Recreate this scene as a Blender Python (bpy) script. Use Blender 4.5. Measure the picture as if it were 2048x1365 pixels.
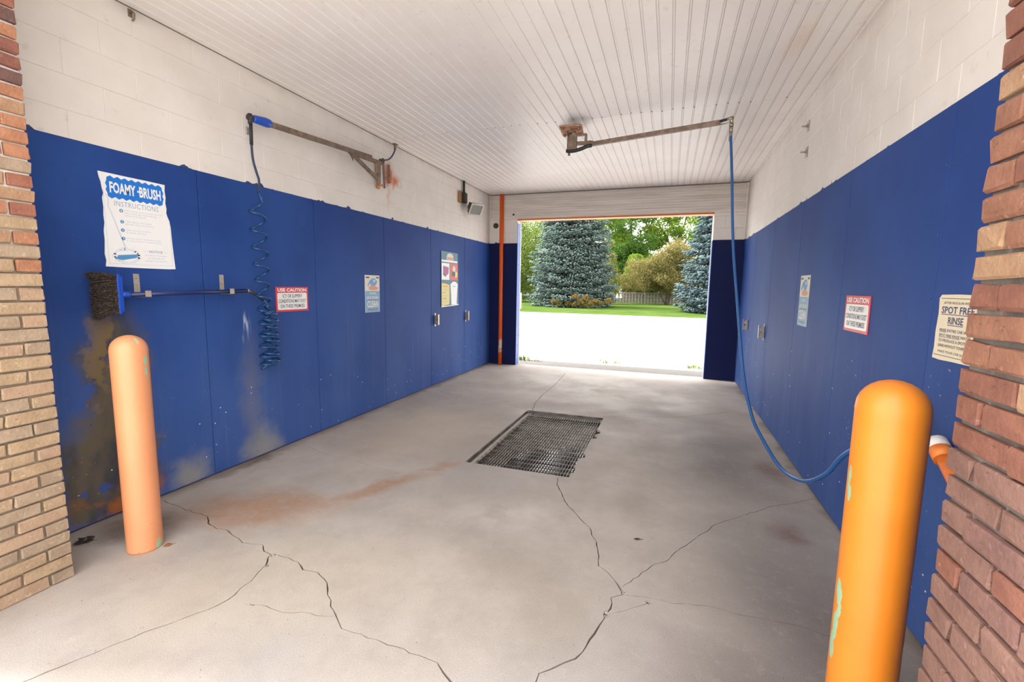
import bpy, bmesh, math, random
import numpy as np
from mathutils import Vector, Matrix
from mathutils.geometry import delaunay_2d_cdt

for o in list(bpy.data.objects):
    bpy.data.objects.remove(o, do_unlink=True)
scn = bpy.context.scene
C = scn.collection
R = random.Random(7)
NR = np.random.default_rng(7)

# ------------------------------------------------------------------ camera
FPX, YAW, PITCH, ROLL = 910.46, 0.32936, 0.118894, 0.015930      # focal length in pixels of the 2048 x 1365 frame
CAM = Vector((0.0, 0.0, 1.5933))
cF = Vector((-math.sin(YAW)*math.cos(PITCH), math.cos(YAW)*math.cos(PITCH), -math.sin(PITCH)))
r0 = Vector((math.cos(YAW), math.sin(YAW), 0)); u0 = r0.cross(cF)
cR = r0*math.cos(ROLL) + u0*math.sin(ROLL)
cU = -r0*math.sin(ROLL) + u0*math.cos(ROLL)
cd = bpy.data.cameras.new('camera'); cam = bpy.data.objects.new('camera', cd); C.objects.link(cam)
cd.sensor_width = 36.0; cd.lens = FPX/2048*36; cd.clip_start = 0.05; cd.clip_end = 500
cam.matrix_world = Matrix(((cR.x, cU.x, -cF.x, CAM.x), (cR.y, cU.y, -cF.y, CAM.y), (cR.z, cU.z, -cF.z, CAM.z), (0, 0, 0, 1)))
scn.camera = cam

# ------------------------------------------------------------------ sky, exposure
w = bpy.data.worlds.new('overcast_sky'); scn.world = w; w.use_nodes = True
wb = w.node_tree.nodes['Background']
wb.inputs['Color'].default_value = (1.0, 0.985, 0.97, 1); wb.inputs['Strength'].default_value = 1.0
vs = scn.view_settings
vs.view_transform = 'Standard'; vs.look = 'None'; vs.gamma = 1.0; vs.use_curve_mapping = False
vs.exposure = 2.25
sl = bpy.data.lights.new('hazy_sun', 'SUN'); sun = bpy.data.objects.new('hazy_sun', sl); C.objects.link(sun)      # sun behind thin cloud, high to one side of the building
sl.energy = 3.2; sl.angle = math.radians(25); sl.color = (1.0, .97, .92)
sun.rotation_euler = (0, math.radians(-38), 0)

# ------------------------------------------------------------------ room dimensions (metres)
XL, XR, H, L = -3.498, 1.1695, 3.40, 8.735       # wall planes, ceiling, far wall
HB = 2.44                                         # top of the blue panels
YE = 1.41                                         # inner edge of the entrance piers
PL, PR_ = -2.965, 0.688                            # faces of the entrance piers
DL, DR, DH = -2.905, 0.662, 2.895                 # far door opening
GX0, GX1, GY0, GY1 = -1.675, -0.70, 3.645, 5.555  # drain pit

def ray(x, y): return cR*((x-1024)/FPX) - cU*((y-682.5)/FPX) + cF
def on(x, y, ax, val):
    d = ray(x, y); t = (val-CAM[ax])/d[ax]; return CAM + d*t
def fl(x, y, z=0.0): return on(x, y, 2, z)
def wl(x, y, off=0.0): return on(x, y, 0, XL+off)
def wr(x, y, off=0.0): return on(x, y, 0, XR-off)
def fw(x, y, off=0.0): return on(x, y, 1, L-off)
def ce(x, y): return on(x, y, 2, H)
def gx(px, Y, py=585): return on(px, py, 1, Y).x       # world x of a pixel column at depth Y

# ------------------------------------------------------------------ object helpers
def link(name, me, parent=None, mat=None, mw=None):
    o = bpy.data.objects.new(name, me); C.objects.link(o)
    if mat is not None and me is not None and len(me.materials) == 0: me.materials.append(mat)
    if mw is not None: o.matrix_basis = mw
    if parent is not None: o.parent = parent
    return o
def tag(o, label, cat, group=None, kind=None):
    o['label'] = label; o['category'] = cat
    if group: o['group'] = group
    if kind: o['kind'] = kind
    return o
def struct(o, label, cat): return tag(o, label, cat, kind='structure')
def empty(name, loc=(0, 0, 0), mw=None):
    o = bpy.data.objects.new(name, None); C.objects.link(o); o.empty_display_size = .1
    if mw is not None: o.matrix_basis = mw
    else: o.location = loc
    return o
def basis(rx, uy, nz, loc):
    return Matrix(((rx[0], uy[0], nz[0], loc[0]), (rx[1], uy[1], nz[1], loc[1]), (rx[2], uy[2], nz[2], loc[2]), (0, 0, 0, 1)))
def ML(y, z, off=0): return basis((0, 1, 0), (0, 0, 1), (1, 0, 0), (XL+off, y, z))     # left wall: x right, y up, z out
def MRt(y, z, off=0): return basis((0, -1, 0), (0, 0, 1), (-1, 0, 0), (XR-off, y, z))
def MF(x, z, off=0): return basis((1, 0, 0), (0, 0, 1), (0, -1, 0), (x, L-off, z))

class MB:
    def __init__(s): s.v = []; s.f = []; s.sm = []
    def add(s, vs, fs, smooth=False, M=None):
        b = len(s.v)
        s.v += [tuple(M @ Vector(q)) if M is not None else tuple(q) for q in vs]
        s.f += [tuple(b+i for i in f) for f in fs]; s.sm += [smooth]*len(fs); return s
    def box(s, a, b, M=None):
        x0, y0, z0 = a; x1, y1, z1 = b
        return s.add([(x0,y0,z0),(x1,y0,z0),(x1,y1,z0),(x0,y1,z0),(x0,y0,z1),(x1,y0,z1),(x1,y1,z1),(x0,y1,z1)],
            [(0,3,2,1),(4,5,6,7),(0,1,5,4),(1,2,6,5),(2,3,7,6),(3,0,4,7)], M=M)
    def cbox(s, a, b, c, M=None):                  # box with all edges chamfered
        x0, y0, z0 = a; x1, y1, z1 = b; vs = []
        for x, dx in ((x0, c), (x1, -c)):
            for y, dy in ((y0, c), (y1, -c)):
                for z, dz in ((z0, c), (z1, -c)):
                    vs += [(x, y+dy, z+dz), (x+dx, y, z+dz), (x+dx, y+dy, z)]
        I = lambda i, j, k, t: (i*4+j*2+k)*3+t
        fs = [(I(0,0,0,0),I(0,0,1,0),I(0,1,1,0),I(0,1,0,0)), (I(1,0,0,0),I(1,1,0,0),I(1,1,1,0),I(1,0,1,0)),
              (I(0,0,0,1),I(1,0,0,1),I(1,0,1,1),I(0,0,1,1)), (I(0,1,0,1),I(0,1,1,1),I(1,1,1,1),I(1,1,0,1)),
              (I(0,0,0,2),I(0,1,0,2),I(1,1,0,2),I(1,0,0,2)), (I(0,0,1,2),I(1,0,1,2),I(1,1,1,2),I(0,1,1,2))]
        for i in (0, 1):
            for j in (0, 1):
                fs.append((I(i,j,0,0), I(i,j,0,1), I(i,j,1,1), I(i,j,1,0)))
                fs.append((I(i,0,j,0), I(i,0,j,2), I(i,1,j,2), I(i,1,j,0)))
                fs.append((I(0,i,j,1), I(0,i,j,2), I(1,i,j,2), I(1,i,j,1)))
                for k in (0, 1): fs.append((I(i,j,k,0), I(i,j,k,1), I(i,j,k,2)))
        return s.add(vs, fs, M=M)
    def prism(s, poly, z0, z1, M=None, smooth=False):          # polygon in xy extruded in z
        n = len(poly)
        vs = [(x, y, z0) for x, y in poly] + [(x, y, z1) for x, y in poly]
        fs = [tuple(range(n-1, -1, -1)), tuple(range(n, 2*n))]
        s.add(vs, fs, M=M); b = len(s.v)-2*n
        for i in range(n):
            j = (i+1) % n; s.f.append((b+i, b+j, b+n+j, b+n+i)); s.sm.append(smooth)
        return s
    def tube(s, pts, r, n=8, cap=True, M=None):
        pts = [Vector(q) for q in pts]; rs = r if isinstance(r, (list, tuple)) else [r]*len(pts)
        t = (pts[1]-pts[0]).normalized()
        a = t.cross(Vector((0, 0, 1)));
        if a.length < .05: a = t.cross(Vector((1, 0, 0)))
        a.normalize(); vs = []
        for i, q in enumerate(pts):
            if i == 0: t = pts[1]-pts[0]
            elif i == len(pts)-1: t = pts[-1]-pts[-2]
            else: t = pts[i+1]-pts[i-1]
            t.normalize(); a = (a - t*a.dot(t)).normalized(); b = t.cross(a)
            for k in range(n):
                th = 2*math.pi*k/n; vs.append(q + (a*math.cos(th)+b*math.sin(th))*rs[i])
        fs = []
        for i in range(len(pts)-1):
            for k in range(n):
                k2 = (k+1) % n; fs.append((i*n+k, i*n+k2, (i+1)*n+k2, (i+1)*n+k))
        s.add(vs, fs, smooth=True, M=M); b0 = len(s.v)-len(vs)
        if cap:
            s.f += [tuple(b0+k for k in range(n-1, -1, -1)), tuple(b0+(len(pts)-1)*n+k for k in range(n))]; s.sm += [False, False]
        return s
    def lathe(s, prof, n=24, M=None):              # profile [(r, z)] around z
        vs = [(r*math.cos(2*math.pi*k/n), r*math.sin(2*math.pi*k/n), z) for r, z in prof for k in range(n)]
        fs = [(i*n+k, i*n+(k+1) % n, (i+1)*n+(k+1) % n, (i+1)*n+k) for i in range(len(prof)-1) for k in range(n)]
        s.add(vs, fs, smooth=True, M=M); b = len(s.v)-len(vs)
        s.f += [tuple(b+k for k in range(n-1, -1, -1)), tuple(b+(len(prof)-1)*n+k for k in range(n))]; s.sm += [False, True]
        return s
    def bar(s, a, b, wd, ht, up=(0, 0, 1), M=None):            # rectangular bar from a to b
        a = Vector(a); b = Vector(b); t = (b-a).normalized(); sd = t.cross(Vector(up)).normalized(); u = sd.cross(t)
        vs = []
        for q in (a, b):
            for i, j in ((-1, -1), (1, -1), (1, 1), (-1, 1)): vs.append(q + sd*(i*wd/2) + u*(j*ht/2))
        return s.add(vs, [(3,2,1,0),(4,5,6,7),(0,1,5,4),(1,2,6,5),(2,3,7,6),(3,0,4,7)], M=M)
    def mesh(s, name):
        me = bpy.data.meshes.new(name); me.from_pydata(s.v, [], s.f); me.update()
        me.polygons.foreach_set('use_smooth', s.sm); return me
    def obj(s, name, mat, parent=None, mw=None):
        me = s.mesh(name); me.materials.append(mat); return link(name, me, parent, None, mw)

def npmesh(name, V, F, mat):
    """V (n,3), F (m,k) numpy arrays, all faces of k corners"""
    me = bpy.data.meshes.new(name); n = len(V); m, k = F.shape
    me.vertices.add(n); me.vertices.foreach_set('co', np.ascontiguousarray(V, dtype=np.float32).ravel())
    me.loops.add(m*k); me.loops.foreach_set('vertex_index', np.ascontiguousarray(F, dtype=np.int32).ravel())
    me.polygons.add(m); me.polygons.foreach_set('loop_start', np.arange(0, m*k, k, dtype=np.int32))
    me.update(calc_edges=True); me.validate(); me.materials.append(mat); return me

def plate_mesh(name, wd, ht, th, ch):              # centred plate, front edge chamfered, x right, y up, z out
    a, b = wd/2, ht/2
    vs = [(-a,-b,0),(a,-b,0),(a,b,0),(-a,b,0), (-a,-b,th-ch),(a,-b,th-ch),(a,b,th-ch),(-a,b,th-ch),
          (-a+ch,-b+ch,th),(a-ch,-b+ch,th),(a-ch,b-ch,th),(-a+ch,b-ch,th)]
    fs = [(8,9,10,11)]
    for i in range(4):
        j = (i+1) % 4; fs += [(i, j, 4+j, 4+i), (4+i, 4+j, 8+j, 8+i)]
    me = bpy.data.meshes.new(name); me.from_pydata(vs, [], fs); me.update(); return me

# ------------------------------------------------------------------ material helpers
class NT:
    def __init__(s, name, base=(.5, .5, .5), rough=.6, metal=0.0):
        s.m = bpy.data.materials.new(name); s.m.use_nodes = True; s.t = s.m.node_tree
        s.b = s.t.nodes['Principled BSDF']; s.set('Base Color', (*base, 1)); s.set('Roughness', rough); s.set('Metallic', metal)
        s._pos = None
    def set(s, k, v):
        if isinstance(v, bpy.types.NodeSocket): s.t.links.new(v, s.b.inputs[k])
        else: s.b.inputs[k].default_value = v
    def node(s, ty, **kw):
        n = s.t.nodes.new(ty)
        for k, v in kw.items(): setattr(n, k, v)
        return n
    def put(s, n, i, v):
        if isinstance(v, bpy.types.NodeSocket): s.t.links.new(v, n.inputs[i])
        elif v is not None: n.inputs[i].default_value = v
    def pos(s):
        if s._pos is None:
            g = s.node('ShaderNodeNewGeometry'); s._pos = g.outputs['Position']
        return s._pos
    def xyz(s, v=None):
        n = s.node('ShaderNodeSeparateXYZ'); s.put(n, 0, v or s.pos()); return n.outputs
    def m_(s, op, a, b=None, c=None, clamp=False):
        n = s.node('ShaderNodeMath', operation=op, use_clamp=clamp); s.put(n, 0, a); s.put(n, 1, b); s.put(n, 2, c); return n.outputs[0]
    def mix(s, f, a, b, mode='MIX'):
        n = s.node('ShaderNodeMix', data_type='RGBA', blend_type=mode); s.put(n, 0, f)
        for i, v in ((6, a), (7, b)): s.put(n, i, (*v, 1) if isinstance(v, tuple) and len(v) == 3 else v)
        return n.outputs[2]
    def noise(s, scale, detail=4, rough=.55, vec=None, stretch=None, seed=0):
        vec = vec or s.pos()
        mp = s.node('ShaderNodeMapping'); s.put(mp, 0, vec)
        mp.inputs['Location'].default_value = (seed*3.7, seed*1.9, seed*5.3)
        if stretch: mp.inputs['Scale'].default_value = stretch
        n = s.node('ShaderNodeTexNoise'); s.put(n, 'Vector', mp.outputs[0]); n.inputs['Scale'].default_value = scale
        n.inputs['Detail'].default_value = detail; n.inputs['Roughness'].default_value = rough; return n.outputs[0]
    def ramp(s, v, a, b, lo=0.0, hi=1.0):
        n = s.node('ShaderNodeMapRange', interpolation_type='SMOOTHSTEP'); s.put(n, 0, v)
        n.inputs[1].default_value = a; n.inputs[2].default_value = b; n.inputs[3].default_value = lo; n.inputs[4].default_value = hi
        return n.outputs[0]
    def ell(s, u, v, cu, cv, ru, rv, ang=0, soft=.6):           # soft ellipse mask in two world coordinates
        a = s.m_('SUBTRACT', u, cu); b = s.m_('SUBTRACT', v, cv); ca, sa = math.cos(ang), math.sin(ang)
        p = s.m_('ADD', s.m_('MULTIPLY', a, ca/ru), s.m_('MULTIPLY', b, sa/ru))
        q = s.m_('ADD', s.m_('MULTIPLY', a, -sa/rv), s.m_('MULTIPLY', b, ca/rv))
        d = s.m_('SQRT', s.m_('ADD', s.m_('MULTIPLY', p, p), s.m_('MULTIPLY', q, q)))
        return s.ramp(d, 1.0, 1.0-soft)
    def bump(s, h, strength=.3, dist=.01):
        n = s.node('ShaderNodeBump'); n.inputs['Strength'].default_value = strength; n.inputs['Distance'].default_value = dist
        s.put(n, 'Height', h); s.set('Normal', n.outputs[0])
    def rnd(s):
        return s.node('ShaderNodeObjectInfo').outputs['Random']

def plain(name, base, rough=.6, metal=0.0, var=.0, scale=20, spec=None):
    n = NT(name, base, rough, metal)
    if var:
        f = n.noise(scale, 5)
        d = tuple(max(0, c*(1-var)) for c in base); l = tuple(min(1, c*(1+var)) for c in base)
        n.set('Base Color', n.mix(f, d, l))
    if spec is not None: n.set('Specular IOR Level', spec)
    return n.m

# ---- white painted block, with blue overpaint at its ragged lower edge and rust weeping from the boom bracket
n = NT('painted_block', (.80, .75, .71), .62)
x, y, z = n.xyz()
col = n.mix(n.ramp(n.noise(2.3, 5, seed=2), .3, .75), (.70, .655, .61), (.77, .73, .69))
col = n.mix(n.m_('MULTIPLY', n.ramp(n.noise(9, 6, seed=5), .62, .74), .35), col, (.50, .44, .39))
col = n.mix(n.m_('MULTIPLY', n.ramp(n.noise(60, 3, seed=1), .70, .78), .30), col, (.42, .37, .33))
left = n.m_('LESS_THAN', x, -3.3)
wy = n.m_('ADD', y, n.m_('MULTIPLY', n.m_('SUBTRACT', n.noise(7, 5, seed=3), .5), .35))
wz = n.m_('ADD', z, n.m_('MULTIPLY', n.m_('SUBTRACT', n.noise(9, 5, seed=4), .5), .25))
rust = n.m_('MAXIMUM', n.ell(wy, wz, 5.22, 2.99, .16, .20, 0, .8), n.ell(wy, wz, 5.36, 2.94, .17, .13, 0, 1.0))
rust = n.m_('MAXIMUM', rust, n.m_('MULTIPLY', n.ell(wy, wz, 5.23, 2.70, .08, .25, 0, 1.0), .35))
col = n.mix(n.m_('MULTIPLY', n.m_('MULTIPLY', rust, left), .95), col, (.60, .13, .02))
edge = n.m_('ADD', HB+.006, n.m_('MULTIPLY', n.ramp(n.noise(5.5, 4, seed=8), .56, .80), .05))
col = n.mix(n.m_('LESS_THAN', z, edge), col, (.030, .046, .155))
smear = n.m_('MULTIPLY', n.m_('MULTIPLY', n.ramp(n.noise(14, 5, seed=9), .58, .70), n.ramp(z, 2.56, 2.46)), n.ramp(n.noise(2.0, 2, seed=12), .5, .65))
col = n.mix(n.m_('MULTIPLY', smear, .45), col, (.16, .17, .28))
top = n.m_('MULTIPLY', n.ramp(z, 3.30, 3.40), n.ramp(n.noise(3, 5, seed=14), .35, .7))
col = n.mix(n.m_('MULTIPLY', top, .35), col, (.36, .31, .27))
n.set('Base Color', col); n.bump(n.noise(140, 4), .25, .004)
M_BLOCK = n.m

# ---- blue wall panels: weathered, stained and chipped
n = NT('blue_panel', (.05, .09, .34), .36)
x, y, z = n.xyz()
left = n.m_('LESS_THAN', x, -1.0); right = n.m_('SUBTRACT', 1.0, left)
col = n.mix(n.ramp(n.noise(1.1, 4, seed=1), .3, .7), (.015, .049, .212), (.022, .070, .268))
fade_shade = n.m_('MULTIPLY', n.ramp(z, 2.0, .2), n.ramp(n.noise(2.2, 5, stretch=(1, 1, .25), seed=3), .20, .75, .25, 1.0))  # paler weathering low down; the shade at the top is painted in too
col = n.mix(n.m_('MULTIPLY', fade_shade, .62), col, (.072, .130, .315))
streak = n.m_('MULTIPLY', n.ramp(n.noise(22, 3, stretch=(1, 1, .035), seed=6), .56, .74), n.ramp(z, 2.2, .7))
col = n.mix(n.m_('MULTIPLY', streak, n.ramp(y, 3.0, 5.0, .10, .22)), col, (.16, .20, .34))
ny = n.m_('ADD', y, n.m_('MULTIPLY', n.m_('SUBTRACT', n.noise(6, 5, seed=21), .5), .22))
nz = n.m_('ADD', z, n.m_('MULTIPLY', n.m_('SUBTRACT', n.noise(4, 5, seed=22), .5), .35))
# worn patch below the brush, down to bare brownish metal
worn = n.m_('MAXIMUM', n.ell(ny, nz, 1.99, .95, .27, .60, 0, .5), n.ell(ny, nz, 1.93, .34, .36, .56, 0, .35))
worn = n.m_('MULTIPLY', worn, left)
metal = n.mix(n.ramp(n.noise(5, 6, stretch=(1, 1, .5), seed=24), .35, .65), (.050, .055, .070), (.125, .100, .070))
metal = n.mix(n.ramp(n.noise(4.5, 6, seed=25), .57, .62), metal, (.175, .122, .065))
metal = n.mix(n.m_('MULTIPLY', n.ramp(z, .30, .02), n.ramp(n.noise(6, 5, seed=28), .4, .6)), metal, (.36, .12, .03))
metal = n.mix(n.ramp(n.noise(4.3, 6, seed=27), .60, .65), metal, (.05, .085, .26))
col = n.mix(n.m_('MULTIPLY', worn, n.ramp(n.noise(2.6, 5, stretch=(1, 1, .5), seed=26), .10, .34)), col, metal)
grime = n.m_('MAXIMUM', n.ell(ny, nz, 2.42, .10, .24, .22, 0, .8), n.ell(ny, nz, 3.12, .05, .30, .30, 0, .8))
col = n.mix(n.m_('MULTIPLY', n.m_('MULTIPLY', grime, left), .85), col, (.26, .25, .235))
run = n.m_('MULTIPLY', n.ell(ny, z, 3.02, .55, .16, .8, 0, .9), left)
col = n.mix(n.m_('MULTIPLY', run, .5), col, (.16, .16, .20))
scuff = n.m_('MULTIPLY', n.m_('MULTIPLY', n.ell(y, z, 2.99, 1.20, .07, .17, 0, .8), left), n.ramp(n.noise(26, 4, stretch=(1, 1, .12), seed=31), .48, .62))
col = n.mix(scuff, col, (.40, .47, .60))
# chipped paint on the right-hand panels near the entrance
chips = n.m_('MULTIPLY', n.ramp(n.noise(38, 4, .6, seed=33), .655, .675), n.ramp(n.noise(5, 3, seed=34), .50, .58))
near = n.m_('MAXIMUM', n.ell(y, z, 2.50, 1.05, .16, .36, 0, .5), n.ell(y, z, 3.55, .75, .25, .8, 0, .7))
near = n.m_('MAXIMUM', near, n.ell(y, z, 2.35, .90, .12, .22, 0, .3))
near = n.m_('MAXIMUM', near, n.m_('MULTIPLY', n.ell(y, z, 3.1, .95, .45, .18, 0, .8), .9))
col = n.mix(n.m_('MULTIPLY', n.m_('MULTIPLY', chips, near), right), col, (.72, .71, .69))
specks = n.m_('MULTIPLY', n.ramp(n.noise(55, 2, seed=36), .735, .75), n.ramp(z, 1.2, .2))
col = n.mix(n.m_('MULTIPLY', specks, .8), col, (.55, .55, .55))
n.set('Base Color', col)
n.set('Roughness', .58); n.set('Specular IOR Level', .15)
n.bump(n.noise(90, 3, seed=41), .06, .002)
M_BLUE = n.m
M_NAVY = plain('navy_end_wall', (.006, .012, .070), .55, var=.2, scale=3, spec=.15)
M_BLUE_TRIM = plain('blue_jamb', (.09, .15, .42), .45, var=.15, scale=8)
M_SCREW = plain('painted_screw', (.05, .075, .20), .4, .3)
M_SCREWW = plain('bare_screw', (.75, .75, .73), .35, .6)

# ---- concrete floor
n = NT('concrete_floor', (.5, .46, .42), .72)
x, y, z = n.xyz()
base = n.mix(n.ramp(n.noise(1.3, 6, seed=1), .28, .72), (.34, .294, .252), (.45, .398, .350))
base = n.mix(n.m_('MULTIPLY', n.ramp(n.noise(.8, 4, seed=2), .45, .7), .6), base, (.35, .325, .31))
wx = n.m_('ADD', x, n.m_('MULTIPLY', n.m_('SUBTRACT', n.noise(2.2, 5, seed=3), .5), .45))
wy = n.m_('ADD', y, n.m_('MULTIPLY', n.m_('SUBTRACT', n.noise(2.6, 5, seed=4), .5), .45))
# rust washed from the wall to the drain
r1 = n.ell(wx, wy, -2.68, 2.32, .82, .42, .45, .8)
r2 = n.ell(wx, wy, -2.12, 2.90, .75, .16, .95, .85)
r3 = n.m_('MULTIPLY', n.ell(wx, wy, -1.83, 3.45, .33, .07, .8, .9), .8)
rst = n.m_('MAXIMUM', n.m_('MAXIMUM', r1, r2), r3)
col = n.mix(n.m_('MULTIPLY', rst, n.ramp(n.noise(9, 5, seed=6), .15, .7, .55, .95)), base, (.33, .19, .115))
tan_ = n.ell(wx, wy, -1.9, 1.75, 1.1, .55, .5, .9)
col = n.mix(n.m_('MULTIPLY', tan_, .5), col, (.46, .395, .31))
# broad darker area and red-brown seep along the right wall
dark_r = n.m_('MAXIMUM', n.m_('MAXIMUM', n.ell(wx, wy, .70, 2.3, .75, 2.2, .05, 1.0), n.ell(wx, wy, .62, 1.85, .85, .75, 0, .9)), n.ell(wx, wy, .55, 4.6, .7, 1.8, 0, 1.0))
col = n.mix(n.m_('MULTIPLY', dark_r, .80), col, (.150, .128, .122))
seep = n.m_('MAXIMUM', n.ell(wx, wy, .98, 4.45, .20, .45, 0, .9), n.ell(wx, wy, .80, 3.3, .14, .22, 0, .9))
col = n.mix(n.m_('MULTIPLY', seep, .6), col, (.14, .055, .045))
cornr = n.m_('MAXIMUM', n.ell(wx, wy, -3.2, 1.85, .35, .30, 0, .8), n.ell(wx, wy, -3.43, 3.05, .12, .50, 0, .8))
col = n.mix(n.m_('MULTIPLY', cornr, .8), col, (.11, .075, .055))
wet = n.ell(wx, wy, -.55, 5.9, .45, .16, .5, .9)
col = n.mix(n.m_('MULTIPLY', wet, .45), col, (.26, .20, .15))
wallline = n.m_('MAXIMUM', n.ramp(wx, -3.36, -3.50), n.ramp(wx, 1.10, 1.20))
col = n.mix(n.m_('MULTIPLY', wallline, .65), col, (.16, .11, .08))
pale = n.m_('MAXIMUM', n.ell(wx, wy, -1.0, 2.9, .6, .35, .3, .9), n.ell(wx, wy, -1.2, 7.2, 1.6, 1.4, 0, .9))
col = n.mix(n.m_('MULTIPLY', pale, n.ramp(n.noise(3, 5, seed=9), .4, .7, 0, .5)), col, (.62, .58, .54))
col = n.mix(n.m_('MULTIPLY', n.ramp(n.noise(5.5, 6, .65, seed=17), .40, .75), .30), col, (.27, .235, .21))
col = n.mix(n.m_('MULTIPLY', n.ramp(n.noise(16, 6, .7, seed=18), .50, .80), .25), col, (.50, .455, .41))
dust_lift = n.ell(wx, wy, -2.5, 4.4, 1.1, 1.7, .1, .9)  # tan dust, also painted paler to lift the dim mid-bay floor
col = n.mix(n.m_('MULTIPLY', dust_lift, .6), col, (.50, .42, .33))
grit = n.ramp(n.noise(240, 4, .7, seed=11), .28, .75, .74, 1.22)
g = n.node('ShaderNodeCombineColor'); [n.put(g, i, grit) for i in range(3)]
col = n.mix(1.0, col, g.outputs[0], 'MULTIPLY')
col = n.mix(n.ramp(n.noise(75, 2, seed=15), .735, .76), col, (.12, .10, .09))
col = n.mix(n.ramp(wy, 1.0, .2), col, (.50, .47, .43))  # unseen street-side drive, made paler to bounce light onto the ceiling
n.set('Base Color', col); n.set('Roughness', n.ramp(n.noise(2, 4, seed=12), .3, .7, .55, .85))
n.bump(n.noise(300, 3), .12, .002)
M_FLOOR = n.m
M_CRACK = plain('crack_dirt', (.10, .085, .07), .9, var=.5, scale=30)
M_APRON = plain('shaded_apron_concrete', (.075, .068, .062), .8, var=.25, scale=6)  # dark base colour holds the shade of the building's eaves
n = NT('driveway_asphalt', (.4, .4, .4), .85)
col = n.mix(n.ramp(n.noise(.5, 6, seed=1), .3, .7), (.42, .40, .38), (.48, .455, .43))
col = n.mix(n.m_('MULTIPLY', n.ramp(n.noise(40, 3, seed=3), .5, .8), .35), col, (.26, .24, .23))
n.set('Base Color', col); n.bump(n.noise(60, 3), .3, .01)
n.set('Specular IOR Level', .15); M_ROAD = n.m
n = NT('lawn_grass', (.1, .2, .03), .9)
col = n.mix(n.ramp(n.noise(.6, 5, seed=1), .3, .7), (.050, .088, .018), (.075, .118, .028))
col = n.mix(n.m_('MULTIPLY', n.ramp(n.noise(14, 4, seed=2), .4, .75), .5), col, (.036, .062, .012))
n.set('Base Color', col); n.bump(n.noise(30, 4), .8, .06)
n.set('Specular IOR Level', 0.0); M_LAWN = n.m

# ---- ceiling
n = NT('ceiling_vinyl', (.78, .73, .70), .42)
x, y, z = n.xyz()
col = n.mix(n.ramp(n.noise(1.2, 5, seed=1), .3, .7), (.80, .75, .715), (.86, .82, .79))
col = n.mix(n.m_('MULTIPLY', n.ramp(n.noise(18, 5, seed=3), .60, .74), .22), col, (.45, .40, .36))
soot = n.ell(x, y, -1.05, 5.12, .22, .24, 0, 1.0)
col = n.mix(n.m_('MULTIPLY', soot, n.ramp(n.noise(6, 4, seed=4), .2, .7, .3, .8)), col, (.17, .14, .12))
ox = n.ell(x, y, .80, 4.0, .14, .45, 0, 1.0)
col = n.mix(n.m_('MULTIPLY', ox, .3), col, (.66, .42, .22))
n.set('Base Color', col); M_CEIL = n.m
M_CEILGAP = plain('ceiling_gap', (.20, .17, .145), .8)
M_NAIL = plain('nail_head', (.10, .085, .075), .6)
n = NT('white_siding', (.76, .71, .67), .5)
x, y, z = n.xyz()
col = n.mix(n.ramp(n.noise(4, 5, stretch=(.3, 1, 3), seed=2), .3, .75), (.74, .69, .65), (.60, .54, .48))
n.set('Base Color', col); M_SIDING = n.m
M_WHITE = plain('white_paint', (.78, .75, .72), .5, var=.06)
n = NT('orange_paint', (.85, .22, .03), .45)
n.set('Base Color', n.mix(n.ramp(n.noise(12, 4), .35, .7), (.78, .17, .02), (.88, .27, .05))); M_ORANGE = n.m
M_LINTEL = plain('faded_orange_steel', (.78, .30, .13), .6, var=.15, scale=6)

# ---- brick and mortar
def brick_mat(name, a, b):
    n = NT(name, a, .85)
    col = n.mix(n.ramp(n.noise(14, 5, seed=1), .3, .72), a, b)
    col = n.mix(n.m_('MULTIPLY', n.ramp(n.noise(45, 4, seed=2), .62, .72), .5), col, tuple(min(1, c*1.5+.05) for c in b))
    col = n.mix(n.m_('MULTIPLY', n.ramp(n.noise(30, 5, stretch=(1, 1, 3), seed=3), .62, .72), .55), col, tuple(c*.4 for c in a))
    n.set('Base Color', col); n.bump(n.noise(70, 5), .7, .006); return n.m
RED = [brick_mat('red_brick', (.200, .070, .044), (.266, .104, .063)), brick_mat('deep_red_brick', (.155, .056, .041), (.215, .081, .056)),
       brick_mat('orange_brick', (.281, .118, .063), (.355, .163, .089)), brick_mat('mauve_brick', (.163, .085, .070), (.215, .115, .092)),
       brick_mat('buff_red_brick', (.266, .148, .085), (.340, .207, .118)), brick_mat('dark_brick', (.096, .048, .041), (.133, .067, .056))]
DEEP = [brick_mat('muted_red_brick', (.155, .060, .040), (.215, .085, .055)), brick_mat('plum_brick', (.125, .062, .052), (.170, .085, .070)), brick_mat('warm_red_brick', (.190, .080, .048), (.255, .115, .070)), brick_mat('brown_mauve_brick', (.145, .074, .057), (.190, .100, .078))]  # darker brick tones laid in the right-hand pier
TAN = [brick_mat('tan_brick', (.284, .194, .116), (.353, .249, .155)), brick_mat('tan_grey_brick', (.255, .182, .122), (.315, .232, .160)),
       brick_mat('tan_pink_brick', (.290, .190, .122), (.350, .235, .155))]
n = NT('mortar', (.5, .47, .43), .95)
n.set('Base Color', n.mix(n.ramp(n.noise(9, 5), .3, .7), (.13, .115, .10), (.24, .215, .19))); n.bump(n.noise(120, 4), .6, .005); M_MORTAR = n.m
n = NT('limy_mortar', (.5, .47, .43), .95); x, y, z = n.xyz()
n.set('Base Color', n.mix(n.ramp(n.m_('ADD', z, n.m_('MULTIPLY', n.noise(5, 4), .6)), 1.9, 2.4), (.22, .175, .125), (.70, .66, .60))); n.bump(n.noise(120, 4), .6, .005); M_MORTARL = n.m

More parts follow.
